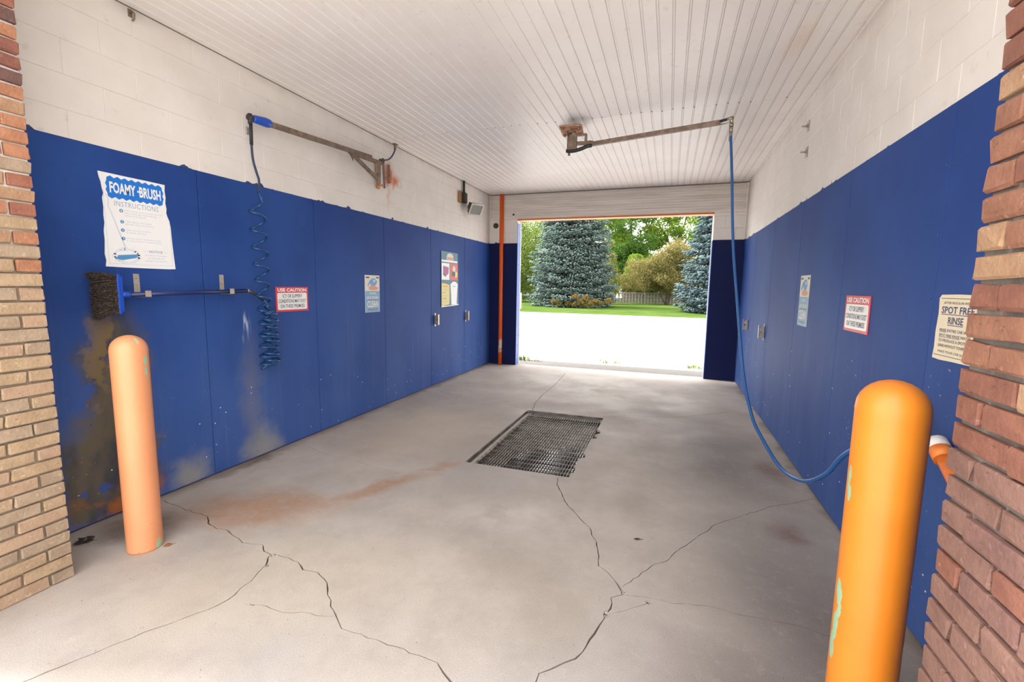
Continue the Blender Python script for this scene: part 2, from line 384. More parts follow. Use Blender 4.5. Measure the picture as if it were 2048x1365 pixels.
# ---- metals, plastics, rubber
n = NT('rusty_steel', (.2, .15, .11), .62, .35)
n.set('Base Color', n.mix(n.ramp(n.noise(16, 5), .35, .7), (.17, .125, .095), (.30, .215, .165))); M_STEEL = n.m
n = NT('rust_flake', (.5, .2, .05), .85)
n.set('Base Color', n.mix(n.ramp(n.noise(22, 5), .35, .65), (.60, .40, .28), (.45, .13, .04))); M_RUST = n.m
M_GALV = plain('galvanised_metal', (.42, .39, .35), .42, .7, var=.25, scale=30)
M_TAPE = plain('dull_aluminium', (.46, .40, .34), .5, .45, var=.3, scale=40)
M_CHROME = plain('chrome', (.75, .74, .72), .2, .95)
M_BRASS = plain('fitting_metal', (.40, .36, .28), .4, .8, var=.2)
M_BLACK = plain('black_rubber', (.018, .018, .02), .5)
M_BLKPL = plain('black_plastic', (.03, .03, .032), .4)
M_HOSEB = plain('blue_hose', (.018, .10, .30), .30)
M_COIL = plain('teal_blue_coil', (.010, .060, .185), .25)
M_DKHOSE = plain('dark_blue_hose', (.012, .025, .075), .35)
M_BRUSHBLUE = plain('brush_blue', (.012, .075, .47), .35)
M_HANDLE = plain('handle_navy', (.010, .022, .115), .35)
n = NT('bristle', (.05, .035, .03), .8)
n.set('Base Color', n.mix(n.ramp(n.noise(90, 3), .4, .72), (.022, .017, .016), (.15, .105, .075))); M_BRISTLE = n.m
M_GLASS = plain('lamp_glass', (.24, .24, .225), .18, .0, var=.15, scale=60)
M_BRONZE = plain('bronze_housing', (.035, .030, .026), .45)
M_WOOD = plain('weathered_wood', (.30, .165, .06), .8, var=.3)
M_PVCW = plain('white_pvc', (.80, .77, .74), .4)
M_WATER = plain('drain_water', (.010, .009, .008), .04, 0)
M_PIT = plain('pit_concrete', (.050, .037, .030), .9, var=.4, scale=14)
n = NT('grate_steel', (.2, .17, .15), .45, .55)
n.set('Base Color', n.mix(n.ramp(n.noise(7, 5), .35, .65), (.085, .068, .058), (.21, .18, .155))); M_GRATE = n.m
M_LEDGE = plain('ledge_concrete', (.40, .36, .31), .85, var=.3, scale=25)

# bollard paint: orange with chips showing an older green coat
def bollard_mat(name, a, b, chips, sc):
    n = NT(name, a, .42)
    tc = n.node('ShaderNodeTexCoord').outputs['Object']
    ox, oy, oz = n.xyz(tc)
    col = n.mix(n.ramp(n.noise(3, 4, vec=tc), .3, .7), a, b)
    th = n.m_('ARCTAN2', oy, ox)
    tw = n.m_('ADD', th, n.m_('MULTIPLY', n.m_('SUBTRACT', n.noise(9, 4, vec=tc, seed=3), .5), .5))
    zw = n.m_('ADD', oz, n.m_('MULTIPLY', n.m_('SUBTRACT', n.noise(14, 4, vec=tc, seed=5), .5), .10))
    for (t, zz, rt, rz) in chips:
        col = n.mix(n.ell(tw, zw, t, zz, rt, rz, 0, .12), col, (.27, .45, .29))
    col = n.mix(n.m_('MULTIPLY', n.ramp(n.noise(30, 4, vec=tc, stretch=(1, 1, 2), seed=7), .70, .74), n.ramp(oz, .6, .0)), col, (.25, .10, .05))
    n.set('Base Color', col); n.bump(n.noise(60, 2, vec=tc), .08, .002); return n.m

# ================================================================== STRUCTURE
# ---- floor slab, cut by the drain pit and by its cracks (crack paths read off the photograph onto the floor plane)
CRACKS = [
 (0.0084, [(328,1002),(353,1012),(393,1027),(415,1033),(420,1050),(433,1058),(453,1060),(477,1077),(485,1086),(526,1091),(528,1103),(540,1108),(577,1116),(596,1125),(606,1140),(635,1145),(654,1166),(655,1190),(662,1201),(661,1213),(672,1232),(683,1258),(707,1266),(734,1276),(754,1280),(775,1290),(809,1299),(819,1307),(853,1317),(874,1326),(887,1346),(901,1363),(925,1405)]),
 (0.0072, [(541,1109),(531,1133),(509,1155),(470,1190),(434,1212),(400,1225),(313,1257),(233,1288),(160,1318),(67,1357),(-30,1395)]),
 (0.0052, [(489,1209),(519,1210),(543,1218),(563,1225),(604,1225),(632,1232),(671,1233)]),
 (0.0084, [(1117,953),(1114,970),(1125,993),(1134,1008),(1148,1024),(1160,1038),(1181,1058),(1183,1070),(1193,1084),(1196,1105),(1197,1132),(1215,1145),(1228,1160),(1240,1177),(1245,1190),(1222,1196),(1221,1218),(1211,1230),(1199,1251),(1189,1268),(1172,1294),(1151,1318),(1129,1326),(1102,1339),(1078,1348),(1072,1364),(1062,1400)]),
 (0.0046, [(1243,1178),(1277,1154),(1309,1129),(1333,1123),(1358,1100),(1406,1067),(1430,1050),(1467,1038),(1522,1021),(1546,1013),(1590,1007),(1630,997)]),
 (0.0059, [(1245,1190),(1291,1195),(1312,1199),(1345,1208),(1376,1208),(1427,1215),(1461,1225),(1503,1234),(1540,1242),(1601,1253),(1652,1272),(1760,1290)]),
 (0.0039, [(1222,1228),(1272,1215),(1303,1203)]),
 (0.0078, [(1064,822),(1070,808),(1082,793),(1109,771),(1131,747)]),
 (0.0059, [(1056,822),(1015,808),(964,801),(914,793),(880,782)]),
 (0.0072, [(1204,836),(1254,831),(1301,835),(1357,835),(1436,827),(1475,822)]),
 (0.0046, [(612,890),(635,903),(669,914),(707,920),(741,932),(775,941),(802,949)]),
]
SPALLS = [((545, 1110), .030, .020), ((531, 1133), .018, .025), ((1213, 1228), .020, .032), ((1245, 1184), .016, .014), ((1297, 1206), .020, .012), ((505, 1210), .022, .007), ((1066, 820), .02, .02), ((1055, 822), .03, .02)]
FY0, FY1 = -9.0, 8.90
cv, cfaces, nfix = [], [], 0
def addpoly(pts):
    pts = [(q[0], q[1]) for q in pts]
    if sum(a[0]*b[1]-b[0]*a[1] for a, b in zip(pts, pts[1:]+pts[:1])) < 0: pts = pts[::-1]
    b = len(cv); cv.extend(Vector((q[0], q[1])) for q in pts); cfaces.append(list(range(b, b+len(pts))))
addpoly([(XL-.0, YE), (XL, FY1), (XR, FY1), (XR, YE), (9, YE), (9, FY0), (-12, FY0), (-12, YE)])
# drain opening, its right-hand edge broken away in places
addpoly([(GX0, GY0), (GX1-.02, GY0), (GX1-.02, 3.72), (GX1+.005, 3.78), (GX1-.015, 3.9), (GX1-.01, 4.12), (GX1+.028, 4.15), (GX1+.02, 4.24), (GX1-.01, 4.27), (GX1, 4.72), (GX1+.05, 4.74), (GX1+.045, 4.83), (GX1+.012, 4.85), (GX1+.06, 4.93), (GX1+.05, 5.03), (GX1+.01, 5.05), (GX1+.015, GY1), (GX0, GY1)])
for wd, px in CRACKS:
    p3 = [fl(*q) for q in px]; pts = []
    for a, b in zip(p3[:-1], p3[1:]):
        k = max(1, int((b-a).length/.035))
        for i in range(k):
            q = a.lerp(b, i/k)
            if i: q = q + Vector((R.uniform(-1, 1), R.uniform(-1, 1), 0))*.007
            pts.append(q)
    pts.append(p3[-1]); lo, hi = [], []
    for i, q in enumerate(pts):
        t = (pts[min(i+1, len(pts)-1)]-pts[max(i-1, 0)]).normalized(); nn = Vector((-t.y, t.x, 0))
        ww = wd*R.uniform(.45, 1.25)*(.25 if i in (0, len(pts)-1) else 1)/2
        lo.append(q-nn*ww); hi.append(q+nn*ww)
    addpoly(lo+hi[::-1])
for (px, ra, rb) in SPALLS:
    q = fl(*px); k = 9; a0 = R.random()*6
    addpoly([(q.x+ra*R.uniform(.5, 1.2)*math.cos(a0+6.283*i/k), q.y+rb*R.uniform(.5, 1.2)*math.sin(a0+6.283*i/k)) for i in range(k)])
ov, oe, of, _, _, oorig = delaunay_2d_cdt(cv, [], cfaces, 1, 1e-5)
bm = bmesh.new(); bv = [bm.verts.new((q.x, q.y, 0)) for q in ov]
for f, org in zip(of, oorig):
    if list(org) == [0]:
        try: bm.faces.new([bv[i] for i in f])
        except ValueError: pass
bmesh.ops.delete(bm, geom=[q for q in bm.verts if not q.link_faces], context='VERTS')
bmesh.ops.recalc_face_normals(bm, faces=bm.faces)
if sum(f.normal.z for f in bm.faces) < 0: bmesh.ops.reverse_faces(bm, faces=bm.faces)
be = [e for e in bm.edges if e.is_boundary]
ex = bmesh.ops.extrude_edge_only(bm, edges=be)
for q in ex['geom']:
    if isinstance(q, bmesh.types.BMVert): q.co.z -= .022
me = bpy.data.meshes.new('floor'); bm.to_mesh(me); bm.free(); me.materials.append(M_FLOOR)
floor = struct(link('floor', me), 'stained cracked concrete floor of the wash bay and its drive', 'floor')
# bed of dirt seen in the cracks (with the pit left open)
b = MB()
for (x0, x1, y0, y1) in ((-12, 9, FY0, GY0), (-12, GX0, GY0, GY1), (GX1+.1, 9, GY0, GY1), (-12, 9, GY1, FY1)):
    b.box((x0, y0, -.09), (x1, y1, -.012))
b.obj('crack_dirt', M_CRACK, floor)
# crumbs of loose concrete in the broken spots
b = MB()
for (px, ra, rb) in SPALLS:
    q = fl(*px)
    for i in range(9):
        sx = R.uniform(.003, .009); a, c = q.x+R.uniform(-1, 1)*ra*.7, q.y+R.uniform(-1, 1)*rb*.7
        b.cbox((a-sx, c-sx, -.013), (a+sx, c+sx*R.uniform(.4, 1), -.004), sx*.3, Matrix.Translation((a, c, 0)) @ Matrix.Rotation(R.random()*3, 4, 'Z') @ Matrix.Translation((-a, -c, 0)))
o = b.obj('concrete_crumbs', M_LEDGE, floor); o['kind'] = 'stuff'
# drain pit: walls, bottom, water, ledges
pit = empty('drain_pit', ((GX0+GX1)/2, (GY0+GY1)/2, -.4)); struct(pit, 'dark concrete drain pit with shallow water under the grates', 'drain pit')
def P_(b, name, m): return b.obj(name, m, pit, Matrix.Translation(-pit.location))
b = MB()
b.box((GX0-.1, GY0-.1, -.45), (GX0+.055, GY1+.1, -.06)); b.box((GX1-.02, GY0-.1, -.45), (GX1+.1, GY1+.1, -.06))
b.box((GX0-.1, GY0-.1, -.45), (GX1+.1, GY0+.01, -.06)); b.box((GX0-.1, GY1-.03, -.45), (GX1+.1, GY1+.1, -.06))
P_(b, 'pit_wall', M_PIT)
P_(MB().box((GX0-.1, GY0-.1, -.48), (GX1+.1, GY1+.1, -.45)), 'pit_bottom', M_PIT)
P_(MB().box((GX0-.05, GY0-.05, -.45), (GX1+.05, GY1+.05, -.115)), 'sludge', M_PIT)
P_(MB().prism([(-1.42, 3.86), (-1.18, 3.80), (-.74, 3.78), (-.73, 4.62), (-.98, 4.66), (-1.05, 4.50), (-1.25, 4.46), (-1.36, 4.30)], -.118, -.108), 'water', M_WATER)
b = MB(); yy = GY0
while yy < GY1-.02:                                     # pale broken ledge along the far-left rim
    y2 = min(GY1, yy+R.uniform(.15, .4)); b.box((GX0-.01, yy, -.06), (GX0+R.uniform(.055, .075), y2-.004, -.033)); yy = y2
b.box((GX0+.05, GY1-.045, -.06), (GX1, GY1+.01, -.03))
P_(b, 'ledge', M_LEDGE)
b = MB()
b.bar((GX0+.008, GY0, -.012), (GX0+.008, GY1, -.012), .016, .024); b.bar((GX0, GY1-.008, -.012), (GX1+.01, GY1-.008, -.012), .016, .024)
P_(b, 'rim_angle', M_GRATE)

# ---- left and right walls: solid core, painted concrete blocks above, blue panels below
blk_cache = {}
def block(parent, Mfun, c, zc, wd, ht, mat=M_BLOCK, off=-.0052):
    k = (round(wd, 3), round(ht, 3), mat.name)
    if k not in blk_cache:
        m_ = plate_mesh('block', wd, ht, .0052, .0024); m_.materials.append(mat); blk_cache[k] = m_
    link('block', blk_cache[k], parent, None, Mfun(c, zc, off))
def screws(parent, Mfun, pts, mat=None, r=.0045):
    b = MB()
    for (u, v) in pts:
        prof = [(r, 0), (r*.9, .0018), (r*.4, .003)]
        b.lathe(prof, 6, Matrix.Translation((u, v, 0)))
    o = b.obj('screws', mat or M_SCREW, parent); o['kind'] = 'stuff'; return o
seams = [1.42+1.2192*i for i in range(7)]; seams[-1] = L
def side_wall(name, xa, xb, Mfun, label):
    wall = struct(MB().box((xa, YE-.05, -.1), (xb, L, H+.25)).obj(name, M_BLOCK), label, 'wall')
    bl = .4064
    for i, z0 in enumerate([2.408, 2.611, 2.814, 3.017, 3.220]):
        z1 = min(z0+.2032, H); ph = 2.262 if i % 2 == 0 else 2.469
        k0 = int((YE-ph)/bl)-2
        for k in range(k0, k0+22):
            a, b_ = max(YE, ph+k*bl), min(L, ph+(k+1)*bl)
            if b_-a > .05: block(wall, Mfun, (a+b_)/2, (z0+z1)/2, b_-a-.0018, z1-z0-.0018)
    for i in range(6):
        a, b_ = seams[i], seams[i+1]; wd = b_-a-.005
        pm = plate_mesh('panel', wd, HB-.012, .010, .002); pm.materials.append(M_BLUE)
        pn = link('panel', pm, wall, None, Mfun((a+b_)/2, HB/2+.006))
        pts = []
        for v in np.arange(-1.18, 1.2, .305):
            for u in (-wd/2+.02, wd/2-.02, -wd/6, wd/6):
                if abs(u) > wd/2-.05 or R.random() < .8: pts.append((u+R.uniform(-.01, .01), v+R.uniform(-.015, .015)))
        so = screws(pn, None, pts); so.location.z = .0098
        pw = [(R.uniform(-.55, .55), R.uniform(-1.19, -.55)) for _ in range(5)] + [(-wd/2+.02, R.uniform(-1.1, -.2)) for _ in range(2)]
        so = screws(pn, None, pw, M_SCREWW, .0055); so.location.z = .0098
    return wall
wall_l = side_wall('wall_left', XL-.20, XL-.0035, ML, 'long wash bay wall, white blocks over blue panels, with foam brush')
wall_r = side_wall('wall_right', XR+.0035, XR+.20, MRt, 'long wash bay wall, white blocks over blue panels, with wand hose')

# ---- far wall with the door opening
TW = .20
wf = MB()
wf.box((XL-.2, L, -.1), (DL, L+TW, H+.25)); wf.box((DR, L, -.1), (XR+.2, L+TW, H+.25)); wf.box((DL, L, DH+.012), (DR, L+TW, H+.25))
wall_b = struct(wf.obj('wall_back', M_BLOCK), 'end wall around the open exit, white siding over navy piers', 'wall')
for (a, b_) in ((XL, DL), (DR, XR)):
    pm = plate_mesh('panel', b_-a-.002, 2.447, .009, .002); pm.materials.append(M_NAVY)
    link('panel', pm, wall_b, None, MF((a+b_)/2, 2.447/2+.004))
    for i, z0 in enumerate([2.45, 2.652, 2.855]):
        z1 = min(z0+.2, 2.932); mid = a+(b_-a)*(.35 if i % 2 else .7)
        for (c, d) in ((a, mid), (mid, b_)): block(wall_b, MF, (c+d)/2, (z0+z1)/2, d-c-.0018, z1-z0-.0018, off=.0003)
for (xx, sgn) in ((DL, 1), (DR, -1)):                # painted reveals of the opening, block by block
    b = MB()
    for i in range(14 if sgn > 0 else 12):
        z0 = i*.2032; z1 = min(z0+.2032, 2.84 if sgn > 0 else HB)
        b.cbox((xx-.004 if sgn > 0 else xx-.006, L-.002, z0+.001), (xx+.006 if sgn > 0 else xx+.004, L+TW, z1-.001), .002)
    b.obj('jamb_reveal', M_BLUE_TRIM, wall_b)
zs = 2.937; nb = 5; bh = (H-.012-zs)/nb
for i in range(nb):
    z0 = zs+i*bh; b = MB()
    b.add([(XL+.03, L-.030, z0), (XR-.03, L-.030, z0), (XR-.03, L-.014, z0+bh*.5), (XL+.03, L-.014, z0+bh*.5),
           (XL+.03, L-.026, z0+bh*.5), (XR-.03, L-.026, z0+bh*.5), (XR-.03, L-.010, z0+bh), (XL+.03, L-.010, z0+bh),
           (XL+.03, L-.004, z0), (XR-.03, L-.004, z0)],
          [(0,1,2,3), (3,2,5,4), (4,5,6,7), (8,9,1,0)])
    b.obj('siding_board', M_SIDING, wall_b)
b = MB()
b.box((XL+.004, L-.036, zs-.02), (XL+.034, L, H-.012)); b.box((XR-.034, L-.036, zs-.02), (XR-.004, L, H-.012))
b.box((XL+.004, L-.03, zs-.022), (DL-.01, L, zs)); b.box((DR+.01, L-.03, zs-.022), (XR-.004, L, zs)); b.box((DL-.01, L-.028, zs-.012), (DR+.01, L, zs))
b.obj('siding_channel', M_SIDING, wall_b)
b = MB(); b.box((XL, L-.035, H-.014), (XR, L-.002, H-.002)); b.obj('top_gap', M_CEILGAP, wall_b)
t1 = MB(); t1.box((DL, L-.012, DH), (DR, L+.002, zs-.012)); t1.box((DL, L-.012, DH-.002), (DR, L+TW, DH+.010))
struct(t1.obj('trim_1', M_LINTEL), 'faded orange steel lintel over the open exit', 'lintel')
for i, (xx, w_) in enumerate(((DL-.001, .012), (DR-.007, .010))):
    b = MB().box((xx, L+TW-.03, 0), (xx+w_, L+TW+.004, DH))
    struct(b.obj('trim_%d' % (i+2), M_WHITE), ['thin pale strip on the exit jamb beside the orange pipe', 'thin pale strip on the exit jamb without a pipe'][i], 'trim')

# ---- ceiling: narrow vinyl boards in two lengths, meeting over the middle of the bay
ceil = struct(MB().box((XL-.2, .80, H+.016), (XR+.2, L+TW, H+.25)).obj('ceiling', M_CEILGAP), 'white ceiling of narrow grooved boards over the wash bay', 'ceiling')
PW = .10145; YJ = 5.115
def board_mesh(wd, y0, y1):
    c = [(0, 0), (0, .012), (wd, .012), (wd, .006), (wd-.013, .005), (wd-.017, .0)]     # x, z above ceiling plane
    b = MB(); n_ = len(c)
    b.add([(p[0], y0, p[1]) for p in c]+[(p[0], y1, p[1]) for p in c], [tuple(range(n_)), tuple(range(2*n_-1, n_-1, -1))]+[(i, i+n_, (i+1) % n_+n_, (i+1) % n_) for i in range(n_)])
    me = b.mesh('ceiling_board'); me.materials.append(M_CEIL); return me
bmA = board_mesh(PW-.0022, .82, YJ-.0015); bmB = board_mesh(PW-.0022, YJ+.0015, L-.002)
x0 = XR-.012
k = 0
while x0-PW > XL-.02:
    x0 -= PW; 
    xx = max(x0, XL+.006)
    for m_ in (bmA, bmB):
        if x0 < XL+.006: m_ = board_mesh(x0+PW-.0022-xx, *((.82, YJ-.0015) if m_ is bmA else (YJ+.0015, L-.002)))
        link('ceiling_board', m_, ceil, None, Matrix.Translation((xx, 0, H)))
    k += 1
b = MB()
for i in range(45):
    xx = XR-.012-PW*(i+1)+PW-.008
    if R.random() < .72: b.lathe([(.007, 0), (.0055, -.003), (.002, -.004)], 6, Matrix.Translation((xx, YJ+R.uniform(-.02, .02), H+.003)))
b.obj('nail_heads', M_NAIL, ceil)
for s, (xa, xb) in enumerate(((XL, XL+.010), (XR-.012, XR))):
    b = MB().box((xa, .82, H-.004), (xb, L, H+.012)); b.obj('edge_channel', [M_CEILGAP, M_CEIL][s], ceil)

# ---- brick piers of the entrance, laid brick by brick
CO = .0677
def rough_brick(lx, ly, lz, seed):
    rr = random.Random(seed); b = MB(); b.cbox((0, 0, 0), (lx, ly, lz), .0045)
    me = b.mesh('brick')
    for q in me.vertices: q.co += Vector((rr.uniform(-1, 1), rr.uniform(-1, 1), rr.uniform(-1, 1)))*.0032
    return me
bc = {}
def brick(parent, lx, ly, loc, mat, rr):
    k = (round(lx, 3), round(ly, 3), rr.randrange(5), mat.name)
    if k not in bc:
        bc[k] = rough_brick(lx, ly, CO-.011, hash((k[0], k[1], k[2])) % 9999); bc[k].materials.append(mat)
    M = Matrix.Translation(loc) @ Matrix.Rotation(rr.uniform(-.008, .008), 4, 'Z') @ Matrix.Rotation(rr.uniform(-.006, .006), 4, 'Y')
    link('brick', bc[k], parent, None, M)
def pier(name, face, outer, sgn, label, seed):
    rr = random.Random(seed); YB = .80
    xs = sorted((face-sgn*.017, outer))
    core = struct(MB().box((xs[0], YB+.013, -.1), (xs[1], YE-.004, H+.25)).obj(name, M_MORTARL if sgn > 0 else M_MORTAR), label, 'brick pier')
    nC = 50; fb = MB()
    for c in range(nC):
        z0 = .002+c*CO
        # red above; the courses nearer the floor of the foam-brush pier are dusty tan
        def pick():
            if sgn > 0:
                f = min(1, max(0, (z0-1.35)/.9))
                if rr.random() > f: return rr.choice(TAN if z0 < 1.5 else TAN+[RED[2], RED[4]])
                return rr.choice([RED[2], RED[4], RED[2], RED[0]] if z0 < 2.5 else [RED[0], RED[1], RED[5], RED[2]])
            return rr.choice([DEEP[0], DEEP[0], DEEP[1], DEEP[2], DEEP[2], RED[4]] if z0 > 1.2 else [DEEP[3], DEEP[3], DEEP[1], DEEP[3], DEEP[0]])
        y = YE; first = .092 if (c % 2 == (0 if sgn > 0 else 1)) else .194
        while y > YB+.03:
            ln = min(first, y-YB); first = .194
            dp = .092
            jit = rr.uniform(-.003, .003)
            x_lo = face-dp+jit if sgn > 0 else face+jit
            brick(core, dp, ln, (x_lo, y-ln, z0), pick(), rr); y -= ln+.0105
        # street face of the pier: bricks of the front, joined
        x = face-sgn*.10; k = 0
        while (x-outer)*sgn > .03:
            ln = min(.194 if k or c % 2 else .092, abs(x-outer)); k += 1
            xa, xb = sorted((x, x-sgn*ln)); fb.cbox((xa, YB-.002, z0), (xb, YB+.08, z0+CO-.011), .004); x -= sgn*(ln+.0105)
    o = fb.obj('street_face_bricks', RED[0], core); o['kind'] = 'stuff'
    return core
pier('wall_front_left', PL, -4.35, 1, 'brick entrance pier with tan lower courses beside the foam brush wall', 11)
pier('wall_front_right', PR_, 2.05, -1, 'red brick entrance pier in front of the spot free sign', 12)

# ---- ground outside
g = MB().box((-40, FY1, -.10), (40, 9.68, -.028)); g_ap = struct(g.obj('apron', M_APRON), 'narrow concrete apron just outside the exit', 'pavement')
b = MB(); NX = 60
e = [(-60+120*i/NX, 28.15-.075*(-60+120*i/NX)*.55+R.uniform(-.07, .07)) for i in range(NX+1)]
vs_ = []; fs_ = []
for i, (x, y) in enumerate(e): vs_ += [(x, 9.68+R.uniform(-.012, .012), -.03), (x, y, -.03)]
fs_ = [(2*i, 2*i+2, 2*i+3, 2*i+1) for i in range(NX)]
b.add(vs_, fs_); struct(b.obj('driveway', M_ROAD), 'wide pale asphalt driveway behind the wash bay', 'driveway')
b = MB(); vs_ = []
for i, (x, y) in enumerate(e): vs_ += [(x, y-.05, -.028), (x, y+.12, .015), (x, 120, .03)]
b.add(vs_, [f for i in range(NX) for f in ((3*i, 3*i+3, 3*i+4, 3*i+1), (3*i+1, 3*i+4, 3*i+5, 3*i+2))])
struct(b.obj('lawn', M_LAWN), 'green lawn between the driveway and the wooden fence', 'lawn')
b = MB().add([(-90, -90, -.11), (90, -90, -.11), (90, 140, -.11), (-90, 140, -.11)], [(0, 1, 2, 3)])
struct(b.obj('ground', plain('pale_ground', (.55, .52, .48), .9, var=.1, scale=1)), 'plain ground around the building', 'ground')  # unseen ground, kept pale to throw light up at the ceiling

# ================================================================== THINGS
def text_mesh(s, wd, ht, bold=0.0, spread=1.0):
    cu = bpy.data.curves.new('t', 'FONT'); cu.body = s; cu.size = 1; cu.offset = bold; cu.resolution_u = 2; cu.space_character = spread
    o = bpy.data.objects.new('t', cu); C.objects.link(o)
    me = bpy.data.meshes.new_from_object(o.evaluated_get(bpy.context.evaluated_depsgraph_get()))
    bpy.data.objects.remove(o, do_unlink=True); bpy.data.curves.remove(cu)
    co = np.empty(len(me.vertices)*3, np.float32); me.vertices.foreach_get('co', co); co = co.reshape(-1, 3)
    lo, hi = co.min(0), co.max(0); ext = hi-lo; ext[ext == 0] = 1
    co = (co-(lo+hi)/2)/ext*np.array([wd, ht, 0]); me.vertices.foreach_set('co', co.astype(np.float32).ravel()); me.update(); me.materials.clear()
    return me
def letters(parent, s, cx, cy, wd, ht, mat, z=.0052, bold=0.0, rot=0, name='lettering', spread=1.0):
    me = text_mesh(s, wd, ht, bold, spread); me.materials.append(mat)
    return link(name, me, parent, None, Matrix.Translation((cx, cy, z)) @ Matrix.Rotation(rot, 4, 'Z'))
def flat(parent, name, poly, z, mat, th=.0006):
    return MB().prism(poly, z-th, z, None).obj(name, mat, parent)
def rectp(x0, y0, x1, y1): return [(x0, y0), (x1, y0), (x1, y1), (x0, y1)]
def disc(cx, cy, rx, ry=None, n=18):
    ry = ry or rx; return [(cx+rx*math.cos(6.2832*i/n), cy+ry*math.sin(6.2832*i/n)) for i in range(n)]
def rrect(x0, y0, x1, y1, r, n=4):
    P = []
    for (cx, cy, a) in ((x1-r, y0+r, -90), (x1-r, y1-r, 0), (x0+r, y1-r, 90), (x0+r, y0+r, 180)):
        P += [(cx+r*math.cos(math.radians(a+90*i/n)), cy+r*math.sin(math.radians(a+90*i/n))) for i in range(n+1)]
    return P
M_SIGNW = plain('sign_white', (.80, .80, .80), .35, var=.04, scale=8)
M_SIGNGREY = plain('sign_print_grey_blue', (.28, .36, .50), .5)
M_SIGNLT = plain('sign_faded_print', (.44, .50, .60), .5)
M_SIGNBLUE = plain('sign_bright_blue', (.010, .17, .62), .4)
M_SIGNMID = plain('sign_mid_blue', (.08, .27, .52), .4)
M_SIGNRED = plain('sign_red', (.62, .035, .045), .4)
M_INK = plain('sign_ink', (.055, .060, .085), .5)
M_CREAM = plain('sign_cream', (.74, .64, .45), .45, var=.06, scale=12)
M_NAVYINK = plain('sign_navy_ink', (.035, .040, .14), .5)
M_PALEBLUE = plain('poster_blue', (.17, .34, .52), .45, var=.1)
M_PALE = plain('poster_pale', (.66, .62, .55), .45, var=.08)
M_ORNG = plain('poster_orange', (.66, .26, .12), .45)
M_TEAL = plain('poster_teal', (.03, .14, .22), .45, var=.3, scale=30)
M_YEL = plain('poster_yellow', (.72, .60, .16), .45, var=.15, scale=30)
M_MAG = plain('poster_magenta', (.36, .06, .20), .45)

